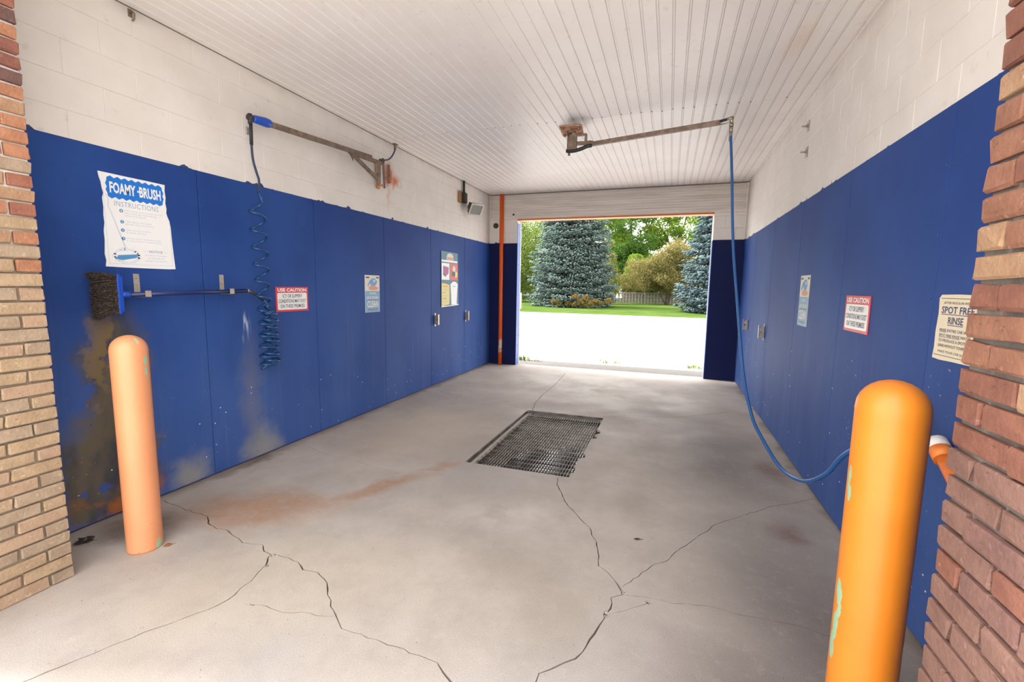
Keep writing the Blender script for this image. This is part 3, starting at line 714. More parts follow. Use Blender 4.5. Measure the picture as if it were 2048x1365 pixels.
# ---- foam brush instruction sign (torn edges)
def foamy():
    a = .4445; c = .600
    O = [(0, .0), (.10, -.002), (.25, -.003), (.40, -.003), (.4445, .0), (.438, .10), (.433, .20), (.430, .30), (.424, .345), (.412, .375), (.406, .40), (.410, .43), (.404, .47), (.409, .51), (.405, .555), (.409, .598), (.30, .600), (.15, .601), (.0, .603), (.004, .57), (.012, .54), (.016, .50), (.022, .47), (.013, .44), (.016, .38), (.012, .33), (.014, .28), (.006, .23), (.007, .17), (.003, .12), (.0, .08), (.006, .04)]
    s = MB().prism(O, 0, .005).obj('instruction_sign', M_SIGNW, None, ML(1.981, 1.683, .0105))
    tag(s, 'torn white foam brush instruction sign above the push brush', 'sign')
    # scalloped blue banner
    P = []; x0, x1, yb, yt = .045, .385, .455, .575
    for i in range(17):
        t = i/16; P.append((x0+(x1-x0)*t, yb - (.013 if i % 2 else 0)))
    for i in range(5): P.append((x1+(.010 if i % 2 else .002), yb+(yt-yb)*(i+1)/6))
    for i in range(17):
        t = 1-i/16; P.append((x0+(x1-x0)*t, yt + (.013 if i % 2 else 0)))
    for i in range(5): P.append((x0-(.010 if i % 2 else .002), yt-(yt-yb)*(i+1)/6))
    flat(s, 'banner', P, .0058, M_SIGNBLUE)
    letters(s, 'FOAMY', .135, .515, .155, .072, M_SIGNW, .0064, .035)
    flat(s, 'lettering', rectp(.222, .51, .236, .522), .0064, M_SIGNW)
    letters(s, 'BRUSH', .305, .515, .140, .072, M_SIGNW, .0064, .035)
    letters(s, 'INSTRUCTIONS', .215, .415, .275, .034, M_SIGNGREY, spread=1.1)
    items = [(.372, '1', ['WET ENTIRE VEHICLE SURFACE WITH', 'HIGH PRESSURE RINSE BEFORE', 'USING FOAM BRUSH.']), (.300, '2', ['WASH BRUSH WITH RINSE', 'BEFORE USING ON VEHICLE']),
             (.245, '3', ['TURN SWITCH TO BRUSH', '& SCRUB VEHICLE.']), (.190, '4', ['RETURN BRUSH TO BRUSH HOLDER', '& TURN SWITCH TO RINSE OR WAX'])]
    for (yy, num, lines) in items:
        flat(s, 'number_disc', disc(.115, yy, .0115), .0056, M_SIGNMID)
        letters(s, num, .115, yy, .006, .013, M_SIGNW, .0060, .03)
        for j, t in enumerate(lines): letters(s, t, .135+len(t)*.0078/2, yy+.004-.0165*j, len(t)*.0078, .0085, M_SIGNLT)
    letters(s, 'NOTICE', .315, .115, .090, .018, M_SIGNGREY, bold=.03, spread=1.1)
    for (xa, xb) in ((.235, .262), (.368, .395)): flat(s, 'rule', rectp(xa, .114, xb, .1155), .0056, M_SIGNLT)
    for j, t in enumerate(['NO BRUSH WASHING', 'OF ENGINES OR', 'BASKETS OR BOATS.']): letters(s, t, .315, .088-.0195*j, len(t)*.0088, .009, M_SIGNLT)
    b = MB()                                          # printed frame
    for q in ((.020, .020, .425, .0215), (.020, .020, .0215, .50), (.4235, .020, .425, .345)): b.box((q[0], q[1], .005), (q[2], q[3], .0056))
    b.obj('printed_border', M_SIGNLT, s)
    # line drawing of a brush in suds
    MB().tube([(.03, .47, .0056), (.045, .44, .0056), (.04, .39, .0056), (.052, .362, .0056)], .0014, 5).obj('drawn_hose', M_SIGNLT, s)
    flat(s, 'drawn_handle', [(.050, .362), (.056, .360), (.128, .128), (.119, .128)], .0056, plain('drawing_pale', (.56, .60, .68), .5))
    b = MB()
    for i in range(20):
        a_ = 6.283*i/20; b.prism(disc(.128+.074*math.cos(a_), .075+.045*math.sin(a_), R.uniform(.008, .015), n=10), .005, .0055)
    b.obj('drawn_suds', plain('drawing_suds', (.66, .70, .76), .5), s)
    flat(s, 'drawn_head', [(.070, .092), (.185, .102), (.188, .090), (.075, .078)], .0060, M_SIGNW)
    flat(s, 'drawn_brush', [(.062, .052), (.075, .078), (.188, .090), (.196, .078), (.180, .064), (.095, .046)], .0062, M_SIGNMID)
foamy()

def caution(mw, label):
    s = MB().prism(rectp(0, 0, .405, .236), 0, .004).obj('caution_sign', M_SIGNRED, None, mw); tag(s, label, 'sign')
    flat(s, 'white_field', rrect(.018, .018, .387, .180, .014), .0047, M_SIGNW)
    letters(s, 'USE CAUTION', .2025, .207, .360, .034, M_SIGNW, .0047, .035)
    for j, (t, w_) in enumerate((('ICY OR SLIPPERY', .245), ('CONDITIONS MAY EXIST', .345), ('ON THESE PREMISES', .305))):
        letters(s, t, .2025, .150-.049*j, w_, .034, M_INK, .0053, .012)
    for (u, v) in ((.01, .01), (.395, .01), (.01, .226), (.395, .226)): MB().lathe([(.004, .004), (.003, .006)], 8, Matrix.Translation((u, v, 0))).obj('corner_screw', M_GALV, s)
caution(ML(3.331, 1.320, .0105), 'red and white use caution sign beside the coiled foam hose')
caution(MRt(3.727, 1.334, .0105), 'red and white use caution sign beyond the spot free rinse sign')

def clean_poster(mw, label):
    s = MB().prism(rectp(0, 0, .294, .455), 0, .004).obj('clean_bay_poster', M_PALE, None, mw); tag(s, label, 'poster')
    flat(s, 'lower_field', rectp(.002, .002, .292, .262), .0046, M_PALEBLUE)
    # plain washing picture: blue round shape over an orange one
    flat(s, 'picture_blue', [(x+R.uniform(-.008, .008), y+R.uniform(-.008, .008)) for x, y in disc(.165, .370, .070, .048)], .0047, M_SIGNMID)
    flat(s, 'picture_pale', disc(.185, .385, .026, .016), .0051, plain('poster_sky', (.40, .56, .66), .5))
    MB().tube([(.11, .39, .0046), (.08, .36, .0046), (.06, .325, .0046)], .005, 5).obj('picture_strap', M_SIGNMID, s)
    flat(s, 'picture_orange', [(.07, .302), (.11, .325), (.20, .322), (.262, .305), (.258, .280), (.18, .270), (.09, .276)], .0049, M_ORNG)
    for (xa, xb) in ((.018, .085), (.225, .280)): flat(s, 'corner_print', rectp(xa, .418, xb, .436), .0046, M_INK)
    letters(s, 'PLEASE', .150, .232, .125, .024, M_PALE, .0052, .02)
    letters(s, 'LEAVE THE BAY', .147, .178, .245, .034, M_PALE, .0052, .025)
    flat(s, 'rule', rectp(.03, .150, .265, .155), .0052, M_INK)
    letters(s, 'CLEAN', .147, .100, .225, .082, M_PALE, .0052, .03)
    letters(s, 'FOR THE NEXT USER', .147, .032, .190, .020, M_NAVYINK, .0052, .01)
clean_poster(ML(4.664, 1.251, .0105), 'pale blue leave the bay clean poster on the foam brush wall')
clean_poster(MRt(4.930, 1.281, .0105), 'pale blue leave the bay clean poster on the wand hose wall')

def vend_poster():
    s = MB().prism([(0, 0), (.20, .004), (.40, .002), (.635, .018), (.628, .20), (.622, .45), (.60, .90), (0, .905)], 0, .006).obj('product_poster', M_TEAL, None, ML(6.613, 1.243, .0145))
    tag(s, 'tall teal product poster with yellow and red panels near the exit', 'poster')
    flat(s, 'logo_arch', [(.19, .77), (.43, .77), (.43, .82)]+[(.31+.12*math.cos(math.radians(a)), .82+.062*math.sin(math.radians(a))) for a in range(0, 181, 15)], .0068, M_PALE)
    flat(s, 'logo_band', rectp(.21, .775, .42, .818), .0074, M_ORNG)
    flat(s, 'title_strip', rectp(.01, .735, .585, .765), .0068, M_SIGNW)
    flat(s, 'white_card', rectp(.012, .445, .285, .715), .0068, M_SIGNW)
    flat(s, 'boxed_product', [(.06, .53), (.15, .50), (.25, .55), (.26, .65), (.16, .66), (.06, .67)], .0074, M_MAG)
    flat(s, 'product_shadow', [(.05, .55), (.15, .515), (.15, .49), (.06, .525)], .0078, M_INK)
    flat(s, 'red_card', rectp(.315, .445, .600, .715), .0068, plain('poster_red', (.66, .09, .045), .45))
    flat(s, 'round_product', disc(.46, .63, .055, .05), .0074, M_PALE); flat(s, 'dark_product', rectp(.38, .51, .50, .585), .0076, M_INK); flat(s, 'yellow_product', disc(.535, .54, .05, .055), .0074, M_YEL)
    flat(s, 'yellow_card', [(.012, .02), (.285, .04), (.29, .20), (.285, .36), (.15, .385), (.012, .39)], .0068, M_YEL)
    for j in range(6): flat(s, 'price_line', rectp(.05, .33-.05*j, .05+R.uniform(.09, .2), .345-.05*j), .0074, M_SIGNLT if j % 2 else M_ORNG)
    flat(s, 'white_tube', [(.36, .03), (.56, .03), (.575, .2), (.60, .375), (.53, .415), (.42, .42), (.325, .375), (.345, .2)], .0068, M_SIGNW)
    flat(s, 'tube_print', rectp(.40, .33, .52, .345), .0074, M_SIGNLT)
    flat(s, 'bottom_edge', [(0, .0), (.63, .018), (.63, .035), (.30, .02), (0, .018)], .0078, M_SIGNW)
vend_poster()

def spotfree():
    s = MB().prism([(0, .0), (.06, -.003), (.16, .0), (.30, .002), (.30, .285), (.15, .287), (.02, .285), (.004, .27), (.01, .2), (.003, .12), (.006, .05)], 0, .004).obj('spot_free_sign', M_CREAM, None, MRt(2.582, 1.303, .0105))
    tag(s, 'cream spot free rinse sign half hidden behind the brick pier', 'sign')
    for (xa, ya) in ((.02, .268), (.012, .017)): MB().box((xa, ya, .004), (.288, ya+.0025, .0047)).obj('printed_rule', M_INK, s)
    letters(s, 'AFTER REGULAR RINSE', .148, .250, .205, .010, M_INK)
    letters(s, 'SPOT FREE', .150, .219, .232, .031, M_NAVYINK, .0048, .02); flat(s, 'underline', rectp(.034, .198, .267, .201), .0048, M_NAVYINK)
    letters(s, 'RINSE', .146, .174, .110, .031, M_NAVYINK, .0048, .02); flat(s, 'underline', rectp(.090, .152, .202, .155), .0048, M_NAVYINK)
    for j, t in enumerate(('RINSE ENTIRE CAR WITH', 'SPOT FREE RINSE WATER', 'TO PRODUCE A SPOTLESS', 'SHINE WITHOUT TOWELING')):
        letters(s, t, .150, .130-.0225*j, .228, .0130, M_NAVYINK if j < 2 else M_INK, .0048, .01)
    flat(s, 'underline', rectp(.036, .1205, .085, .122), .0048, M_NAVYINK); flat(s, 'underline', rectp(.036, .098, .190, .0995), .0048, M_NAVYINK)
    letters(s, 'MAKE YOUR CAR SHINE', .150, .036, .215, .011, M_INK, .0048)
spotfree()

# ---- bollards
def bollard(x, y, r, h, mat, label, rotz=0):
    dome = [(r, h-r*.95)] + [(r*math.cos(a), h-r*.95+r*.95*math.sin(a)) for a in [math.radians(d) for d in range(12, 90, 13)]] + [(r*.05, h)]
    o = MB().lathe([(r*1.0, 0), (r*1.005, .01), (r, .03), (r, h*.5), (r*1.003, h-r*1.15), (r*1.012, h-r*1.05)] + dome, 48).obj('bollard', mat, None, Matrix.Translation((x, y, 0)) @ Matrix.Rotation(rotz, 4, 'Z'))
    tag(o, label, 'bollard')
bollard(-2.907, 1.729, .0885, 1.285, bollard_mat('pale_orange_bollard', (.60, .235, .105), (.64, .265, .125), [(.42, 1.13, .16, .035), (.36, 1.075, .10, .018), (.30, .03, .22, .035), (.1, 1.26, .10, .012)], 1), 'dome-topped pale orange bollard in front of the stained panel below the brush')
bollard(.684, 1.714, .0950, 1.322, bollard_mat('bright_orange_bollard', (.62, .185, .014), (.66, .215, .020), [(.02, .99, .10, .05), (.16, .935, .10, .03), (.17, .60, .13, .06), (.24, .53, .10, .02), (.14, .47, .15, .055), (.00, .40, .2, .05)], 2), 'dome-topped bright orange bollard beside the red brick pier', math.pi)

# ---- push brush on its two hooks
OFF = .105
bh_ = empty('push_brush', wl(245, 590, OFF)); tag(bh_, 'blue push brush with dark bristles hanging sideways on wall hooks', 'brush')
inv = Matrix.Translation(-bh_.location)
def Pb(b, name, m): return b.obj(name, m, bh_, inv)
c0 = wl(245, 590, OFF); zc = c0.z
zt, zb = wl(240, 549, OFF).z, wl(246, 628, OFF).z; yb0 = wl(230, 590, OFF).y; yh = wl(243, 590, OFF).y
b = MB(); X0 = XL+OFF
b.cbox((X0-.032, yb0, zb), (X0+.032, yb0+.018, zt), .004); b.cbox((X0-.022, yb0+.018, zb+.012), (X0+.022, yb0+.04, zt-.012), .005)
b.box((X0+.022, yb0+.019, zb+.02), (X0+.028, yb0+.028, zt-.02))
Pb(b, 'brush_head', M_BRUSHBLUE)
b = MB(); b.tube([(X0, yb0+.03, zc), (X0, yb0+.085, zc+.002)], .020, 10); Pb(b, 'socket', M_BRUSHBLUE)
he = wl(495, 582, OFF)
b = MB(); b.tube([(X0, yb0+.07, zc), (X0, he.y, he.z)], .0165, 10); Pb(b, 'handle', M_HANDLE)
hp = [wl(497, 582, OFF), wl(508, 587, OFF), wl(518, 594, OFF+.01), wl(527, 601, OFF+.02)]
b = MB(); b.tube(hp, .0135, 8); Pb(b, 'bent_grip', M_BLKPL)
b = MB(); b.tube([(X0, he.y-.006, he.z), (X0, he.y+.008, he.z)], .0180, 10); Pb(b, 'collar', M_BRASS)
V = []; F = []
for i in range(1500):
    zz = zb+.004+(zt-zb-.008)*R.random(); xx = X0+R.uniform(-.030, .030)
    fan = (zz-(zt+zb)/2)*.16; ln = .118+R.uniform(-.018, .016)+(.022 if zz > zt-.03 else 0); droop = -.012+R.uniform(-.012, .012)
    p0 = Vector((xx, yb0+.002, zz)); p1 = Vector((xx+R.uniform(-.012, .014), yb0-ln, zz+fan+droop)); pm = (p0+p1)/2+Vector((0, 0, .006))
    k = len(V); wv = .0013
    for q, s_ in ((p0, 1), (pm, 1), (p1, .5)):
        V += [q+Vector((0, 0, wv*s_)), q+Vector((wv*s_, 0, -wv*s_)), q+Vector((-wv*s_, 0, -wv*s_))]
    for a in (0, 3):
        for c in range(3): F.append((k+a+c, k+a+(c+1) % 3, k+a+3+(c+1) % 3, k+a+3+c))
V = np.array([tuple(q) for q in V]); o = link('bristles', npmesh('bristles', V, np.array(F), M_BRISTLE), bh_, None, inv); o['kind'] = 'stuff'
def hook(pxs, pz, label):
    (sx, sy0, sy1) = pxs; a = wl(sx, sy0); c = wl(sx, sy1)
    r_ = empty('brush_hook', (XL+.011, a.y, c.z)); tag(r_, label, 'hook', 'hooks of the push brush'); iv = Matrix.Translation(-r_.location)
    b = MB(); b.box((XL+.0115, a.y-.019, c.z-.01), (XL+.0150, a.y+.019, a.z)); b.obj('wall_strap', M_TAPE, r_, iv)
    zz = zc-.016+(he.z-zc)*((a.y-yb0)/(he.y-yb0))-.004
    b = MB(); b.box((XL+.0115, a.y-.019, zz-.003), (XL+OFF+.020, a.y+.019, zz)); b.obj('arm', M_TAPE, r_, iv)
    b = MB(); b.box((XL+OFF+.017, a.y-.019, zz-.003), (XL+OFF+.020, a.y+.019, zz+.042)); b.obj('upturned_lip', M_TAPE, r_, iv)
    for t in (.25, .6): MB().lathe([(.006, 0), (.004, .003)], 8, Matrix.Translation((XL+.015, a.y, a.z-(a.z-c.z)*t)) @ Matrix.Rotation(math.pi/2, 4, 'Y')).obj('screw', M_GALV, r_, iv)
hook((269, 548, 583), 0, 'flat metal strap hook holding the handle next to the brush head')
hook((440, 550, 580), 0, 'flat metal strap hook holding the handle near its bent end')

# ---- wall boom with blue sleeve, and the coiled hose
BO = .13
bo = empty('wall_boom', (XL, 5.2, 2.88)); tag(bo, 'brown steel swing boom with blue end sleeve on the left wall bracket', 'boom'); iv = Matrix.Translation(-bo.location)
bo['label'] = 'brown steel swing boom with blue end sleeve bracketed above the foam brush'
def Pw(b, name, m, par=bo): return b.obj(name, m, par, iv)
tip = wl(502, 236, BO); s1 = wl(531, 245, BO); g0 = wl(700, 300, BO); pe = wl(757, 322, BO); piv = wl(765, 325, BO); pivb = wl(765, 371, BO)
b = MB(); b.bar(s1-Vector((0, .12, .011)), wl(742, 315, BO), .038, .042); Pw(b, 'arm', M_STEEL)
b = MB(); b.bar(wl(703, 305, BO), wl(762, 327, BO), .034, .040); Pw(b, 'lower_rail', M_STEEL)
b = MB(); b.bar(wl(697, 301, BO), wl(758, 361, BO), .030, .036); Pw(b, 'diagonal_brace', M_STEEL)
b = MB(); b.prism([(0, 0), (.09, .01), (.10, -.10)], -.004, .004, Matrix.Translation(wl(694, 298, BO)) @ Matrix(((0, 0, 1, 0), (1, 0, 0, 0), (0, 1, 0, 0), (0, 0, 0, 1)))); Pw(b, 'gusset', M_STEEL)
b = MB(); b.bar(wl(757, 322, BO), wl(757, 369, BO), .036, .040, (0, 1, 0)); Pw(b, 'hinge_post', M_STEEL)
b = MB(); b.tube([wl(766, 317, BO-.03), wl(769, 377, BO-.03)], .013, 10); Pw(b, 'hinge_pin', M_STEEL)
b = MB(); b.cbox((XL+.012, piv.y+.02, pivb.z-.02), (XL+.02, piv.y+.10, piv.z+.03), .002); b.box((XL+.02, piv.y+.025, pivb.z), (XL+BO-.01, piv.y+.035, pivb.z+.02)); b.box((XL+.02, piv.y+.025, piv.z-.015), (XL+BO-.01, piv.y+.035, piv.z+.005)); Pw(b, 'wall_bracket', M_RUST)
q = wl(776, 350, .02); q0 = wl(776, 330, .02); q1 = wl(777, 367, .02)
b = MB(); b.bar((XL+.03, q0.y, q0.z), (XL+.03, q1.y, q1.z), .022, .03, (0, 1, 0)); Pw(b, 'wall_strap', M_STEEL)
b = MB(); b.cbox((XL+BO-.032, piv.y-.035, piv.z), (XL+BO+.015, piv.y+.03, piv.z+.035), .006); Pw(b, 'swivel', M_BRONZE)
sup = [wl(764, 320, BO), wl(775, 320, BO-.02), wl(783, 314, BO-.04), wl(789, 303, .06), wl(790, 295, .05), Vector((XL+.05, wl(790, 292, .05).y, H))]
pts = []
for i in range(25):
    t = i/24*(len(sup)-1); k = min(int(t), len(sup)-2); u = t-k
    g_ = lambda j: sup[min(max(j, 0), len(sup)-1)]
    pts.append(.5*((2*g_(k))+(g_(k+1)-g_(k-1))*u+(2*g_(k-1)-5*g_(k)+4*g_(k+1)-g_(k+2))*u*u+(3*g_(k)-g_(k-1)-3*g_(k+1)+g_(k+2))*u**3))
b = MB(); b.tube(pts, .010, 8); Pw(b, 'supply_hose', M_DKHOSE)
b = MB(); b.tube([pts[-1]-Vector((0, 0, .07)), pts[-1]], .016, 8); b.box((XL+.03, pts[-1].y-.035, H-.008), (XL+.075, pts[-1].y+.045, H-.002)); Pw(b, 'ceiling_fitting', M_STEEL)
ad = (pe-s1).normalized()
b = MB(); b.tube([tip+ad*.015, tip+ad*.03, s1-ad*.0, s1+ad*.04, s1+ad*.055], [.026, .031, .039, .036, .026], 10); slv = Pw(b, 'end_sleeve', M_BRUSHBLUE)
b = MB(); b.tube([tip-ad*.03, tip+ad*.04], .024, 10); b.tube([tip-Vector((0, 0, .05))-ad*.01, tip+Vector((0, 0, .03))-ad*.01], .018, 10); Pw(b, 'end_fitting', M_BLKPL)

def spline(P, m):
    pts = []
    for i in range(m):
        t = i/(m-1)*(len(P)-1); k = min(int(t), len(P)-2); u = t-k
        g_ = lambda j: P[min(max(j, 0), len(P)-1)]
        pts.append(.5*((2*g_(k))+(g_(k+1)-g_(k-1))*u+(2*g_(k-1)-5*g_(k)+4*g_(k+1)-g_(k+2))*u*u+(3*g_(k)-g_(k-1)-3*g_(k+1)+g_(k+2))*u**3))
    return pts
ch = empty('coiled_hose', wl(502, 245, BO)); tag(ch, 'teal blue coiled foam hose hanging from the boom sleeve to the brush', 'hose'); ivc = Matrix.Translation(-ch.location)
P = [wl(*q, BO) for q in ((501, 240), (502, 262), (503, 290), (506, 320), (513, 345), (518, 362), (517, 385))]
b = MB(); b.tube(spline(P, 40), .0095, 8); b.obj('drop_length', M_DKHOSE, ch, ivc)
b = MB(); b.tube(P[:2]+[P[2]], .0135, 8); b.obj('hose_sleeve', M_BLACK, ch, ivc)
b = MB(); pts = []
a0, a1 = wl(512, 400, BO), wl(538, 735, BO); turns = []
N_ = 620
for i in range(N_):
    t = i/(N_-1)
    # loose turns at the top, gathered turns at the bottom
    zz = a0.z+(a1.z-a0.z)*(1-(1-t)**1.35); yy = a0.y+(a1.y-a0.y)*((zz-a0.z)/(a1.z-a0.z)); ph = 2*math.pi*12.5*t+.6
    rr_ = .056+.006*math.sin(9*t)+.012*max(0, t-.6); 
    pts.append(Vector((XL+BO+rr_*math.cos(ph)*.8, yy+rr_*math.sin(ph)*1.1, zz+.012*math.sin(ph+1))))
b.tube([P[-1]]+pts[6:], .0105, 7); b.obj('hanging_coil', M_COIL, ch, ivc)
b = MB(); pts2 = []
e1, e0 = hp[-1], a1+Vector((.01, .03, .03))
for i in range(420):
    t = i/419; zz = e0.z+(e1.z-.06-e0.z)*t; ph = 2*math.pi*8.5*t+2.4; rr_ = .060*(1-.25*max(0, t-.8)/.2)+.006*math.sin(17*t)
    yy = e0.y+(e1.y+.05-e0.y)*t
    pts2.append(Vector((XL+BO+.012+rr_*math.cos(ph)*.8, yy+rr_*math.sin(ph)*1.05, zz-.022*math.sin(ph+.5))))
b.tube([pts[-1]]+pts2+[e1+Vector((0, .03, -.02)), e1], .0105, 7); b.obj('returning_coil', M_COIL, ch, ivc)

# ---- ceiling boom and its long blue hose
cbm = empty('ceiling_boom', (-1.16, 5.42, H)); tag(cbm, 'brown steel swing boom bolted to the ceiling through a rusty plate', 'boom'); ivb = Matrix.Translation(-cbm.location)
def Pc(b, name, m): return b.obj(name, m, cbm, ivb)
pvx, pvy = -1.195, 5.45; ARZ = 3.234
Mr = Matrix.Translation((-1.165, 5.42, 0)) @ Matrix.Rotation(.10, 4, 'Z')
b = MB(); b.cbox((-.125, -.16, H-.012), (.125, .16, H-.001), .003, Mr); Pc(b, 'ceiling_plate', M_RUST)
for (u, v) in ((-.09, -.12), (.09, -.12), (-.09, .12), (.09, .12)): Pc(MB().lathe([(.018, H-.035), (.018, H-.012)], 6, Mr @ Matrix.Translation((u, v, 0))), 'plate_bolt', M_STEEL)
Pc(MB().lathe([(.045, H-.03), (.055, H-.012)], 16, Matrix.Translation((pvx+.02, pvy, 0))), 'collar', M_STEEL)
b = MB(); b.tube([(pvx, pvy, 3.165), (pvx, pvy, H-.012)], .028, 12); Pc(b, 'pivot_post', M_STEEL)
b = MB(); b.box((pvx+.015, pvy-.03, 3.175), (pvx+.085, pvy+.03, H-.05)); Pc(b, 'pivot_housing', M_STEEL)
tipc = Vector((.382, 5.114, ARZ)); arm0 = Vector((-.965, 5.447, ARZ-.004)); dc = (tipc-arm0).normalized()
b = MB(); b.bar(arm0, tipc, .036, .044); Pc(b, 'arm', M_STEEL)
b = MB(); b.bar((pvx+.07, pvy, ARZ+.02), arm0+dc*.05+Vector((0, 0, .012)), .030, .040); b.bar((pvx+.05, pvy, 3.345), (pvx+.20, pvy, 3.345), .028, .022); b.bar((pvx+.192, pvy, 3.345), (pvx+.192, pvy, 3.24), .028, .024, (0, 1, 0)); Pc(b, 'pivot_bracket', M_STEEL)
b = MB(); b.bar(arm0-dc*.05+Vector((0, 0, .012)), arm0+dc*.03+Vector((0, 0, .012)), .044, .052); Pc(b, 'arm_collar', M_STEEL)
b = MB(); b.tube(spline([Vector((pvx-.03, pvy-.005, 3.178)), Vector((pvx+.05, pvy-.02, 3.168)), Vector((pvx+.14, pvy-.03, 3.18)), Vector((pvx+.215, pvy-.03, 3.205)), Vector((-.93, 5.43, 3.212))], 16), .021, 10); Pc(b, 'rubber_hose', M_BLACK)
b = MB(); b.tube([(pvx, pvy, 3.125), (pvx, pvy, 3.17)], .014, 8); Pc(b, 'grease_fitting', M_STEEL)
he2 = Vector((.482, 5.065, ARZ+.012))
b = MB(); b.tube([tipc-dc*.02+Vector((0, 0, .008)), he2-dc*.03], .014, 8); Pc(b, 'tip_hose', M_BLACK)
b = MB(); b.tube([he2-dc*.04, he2+dc*.012], .016, 8); b.tube([he2+Vector((0, 0, .016)), he2-Vector((0, 0, .05))], .017, 8); b.tube([he2-Vector((0, 0, .05)), he2-Vector((0, 0, .075))], .022, 6); b.tube([he2-Vector((0, 0, .075)), he2-Vector((0, 0, .13))], .017, 8)
b.tube([tipc-Vector((0, 0, .02)), (tipc+he2)/2-Vector((0, 0, .03)), he2-Vector((.0, 0, .025))], .006, 6); Pc(b, 'elbow_fitting', M_BRASS)
gun = Vector((1.075, 2.46, 1.02))
lh = empty('wand_hose', gun); tag(lh, 'long bright blue pressure hose hanging from the ceiling boom', 'hose'); ivh = Matrix.Translation(-lh.location)
A2 = Vector((he2.x, he2.y, 0)); B2 = Vector((1.09, 2.416, 0)); nn = Vector((B2.y-A2.y, A2.x-B2.x, 0))
P = [he2-Vector((0, 0, .15))]
for q in ((1464, 360), (1466, 480), (1475, 610), (1487, 750), (1503, 830), (1520, 870), (1560, 935), (1605, 962), (1650, 950), (1697, 905)):
    d = ray(*q); t = (A2-CAM).dot(nn)/d.dot(nn); P.append(CAM+d*t)
P.append(gun)
b = MB(); b.tube(spline(P, 110), .0130, 10); b.obj('hose', M_HOSEB, lh, ivh)
b = MB(); b.tube([he2-Vector((0, 0, .13)), he2-Vector((0, 0, .21))], .0165, 10); b.obj('crimp_sleeve', M_GALV, lh, ivh)

# ---- spray wand parked in its holder tube
ht = wr(1872, 884, .055); hb = wr(1901, 940, .055); ax = (hb-ht).normalized()
wd_ = empty('spray_wand', gun); tag(wd_, 'spray wand with black grip parked in the orange holder tube', 'spray wand'); ivg = Matrix.Translation(-wd_.location)
b = MB(); b.tube([gun-ax*.01, ht+ax*.05], .0075, 8); b.obj('lance', M_GALV, wd_, ivg)
b = MB(); b.tube([gun-ax*.09, gun+ax*.035], [.014, .020], 10); b.cbox((gun.x-.016, gun.y+.01, gun.z-.10), (gun.x+.016, gun.y+.045, gun.z+.02), .006); b.obj('grip', M_BLKPL, wd_, ivg)
hd = empty('wand_holder', ht); tag(hd, 'orange pipe wand holder with worn white collar on the panel', 'wand holder'); ivd = Matrix.Translation(-hd.location)
b = MB(); b.tube([ht-ax*.002, ht+ax*.045], .040, 18); b.obj('white_collar', M_PVCW, hd, ivd)
b = MB(); b.tube([ht+ax*.043, ht+ax*.098], .0405, 18); b.obj('orange_coupling', M_ORANGE, hd, ivd)
b = MB(); b.tube([ht+ax*.095, ht+ax*.36], .031, 16); b.obj('holder_tube', M_ORANGE, hd, ivd)
b = MB(); b.box((XR-.05, ht.y-.25, ht.z-.25), (XR-.012, ht.y-.20, ht.z-.12)); b.obj('wall_bracket', M_GALV, hd, ivd)

# ---- mat clips
M_CLIP = plain('dull_clip_metal', (.36, .30, .25), .35, .75, var=.3, scale=40)
def clip(Mf, y, z, label, grp):
    r_ = empty('mat_clip', mw=Mf(y, z, .0102)); tag(r_, label, 'clip', grp)
    MB().cbox((-.020, -.105, 0), (.020, .105, .004), .0015).obj('back_plate', M_CLIP, r_)
    MB().cbox((-.024, -.080, .058), (.024, .088, .066), .003).obj('front_jaw', M_CLIP, r_)
    b = MB(); b.prism([(-.07, .004), (-.075, .060), (-.045, .060), (-.005, .015), (.02, .06), (.05, .06), (.075, .004)], -.020, -.017, Matrix(((0, 0, 1, 0), (1, 0, 0, 0), (0, 1, 0, 0), (0, 0, 0, 1))))
    b.prism([(-.07, .004), (-.075, .060), (-.045, .060), (-.005, .015), (.02, .06), (.05, .06), (.075, .004)], .017, .020, Matrix(((0, 0, 1, 0), (1, 0, 0, 0), (0, 1, 0, 0), (0, 0, 0, 1)))); b.obj('side_cheeks', M_GALV, r_)
    b = MB(); b.tube([(-.017, .01, .035), (.017, .01, .035)], .012, 8); b.obj('roller', M_BLACK, r_)
clip(ML, 6.418, 1.052, 'dull metal floor mat clip below the product poster', 'mat clips')
clip(ML, 7.564, 1.053, 'dull metal floor mat clip between product poster and orange pipe', 'mat clips')
clip(MRt, 7.736, 1.072, 'dull metal floor mat clip on the hose wall, closest to the exit', 'mat clips')
clip(MRt, 6.456, 1.071, 'dull metal floor mat clip on the hose wall, closest to the clean poster', 'mat clips')

# ---- flood light with conduit
fp = wl(922, 395); fx = empty('flood_light', (XL, fp.y, fp.z)); tag(fx, 'unlit bronze flood light with junction box under the ceiling', 'flood light'); ivf = Matrix.Translation(-fx.location)
def Pf(b, name, m): return b.obj(name, m, fx, ivf)
cy = wl(928, 375, .03).y; ztop = H; zbx = wl(930, 396, .05).z
b = MB(); b.tube([(XL+.03, cy, H-.002), (XL+.03, cy, zbx+.07)], .021, 10); b.tube([(XL+.03, cy, zbx+.05), (XL+.03, cy, zbx+.10)], .030, 10); Pf(b, 'conduit', M_BRONZE)
b = MB(); b.cbox((XL, cy-.055, zbx-.09), (XL+.075, cy+.055, zbx+.085), .01); Pf(b, 'junction_box', M_BRONZE)
wb0 = wl(919, 383, .01); wb1 = wl(919, 405, .01)
b = MB(); b.box((XL, wb0.y-.045, wb1.z), (XL+.03, wb0.y+.045, wb0.z)); Pf(b, 'wood_block', M_WOOD)
hc = wl(949, 417, .16)
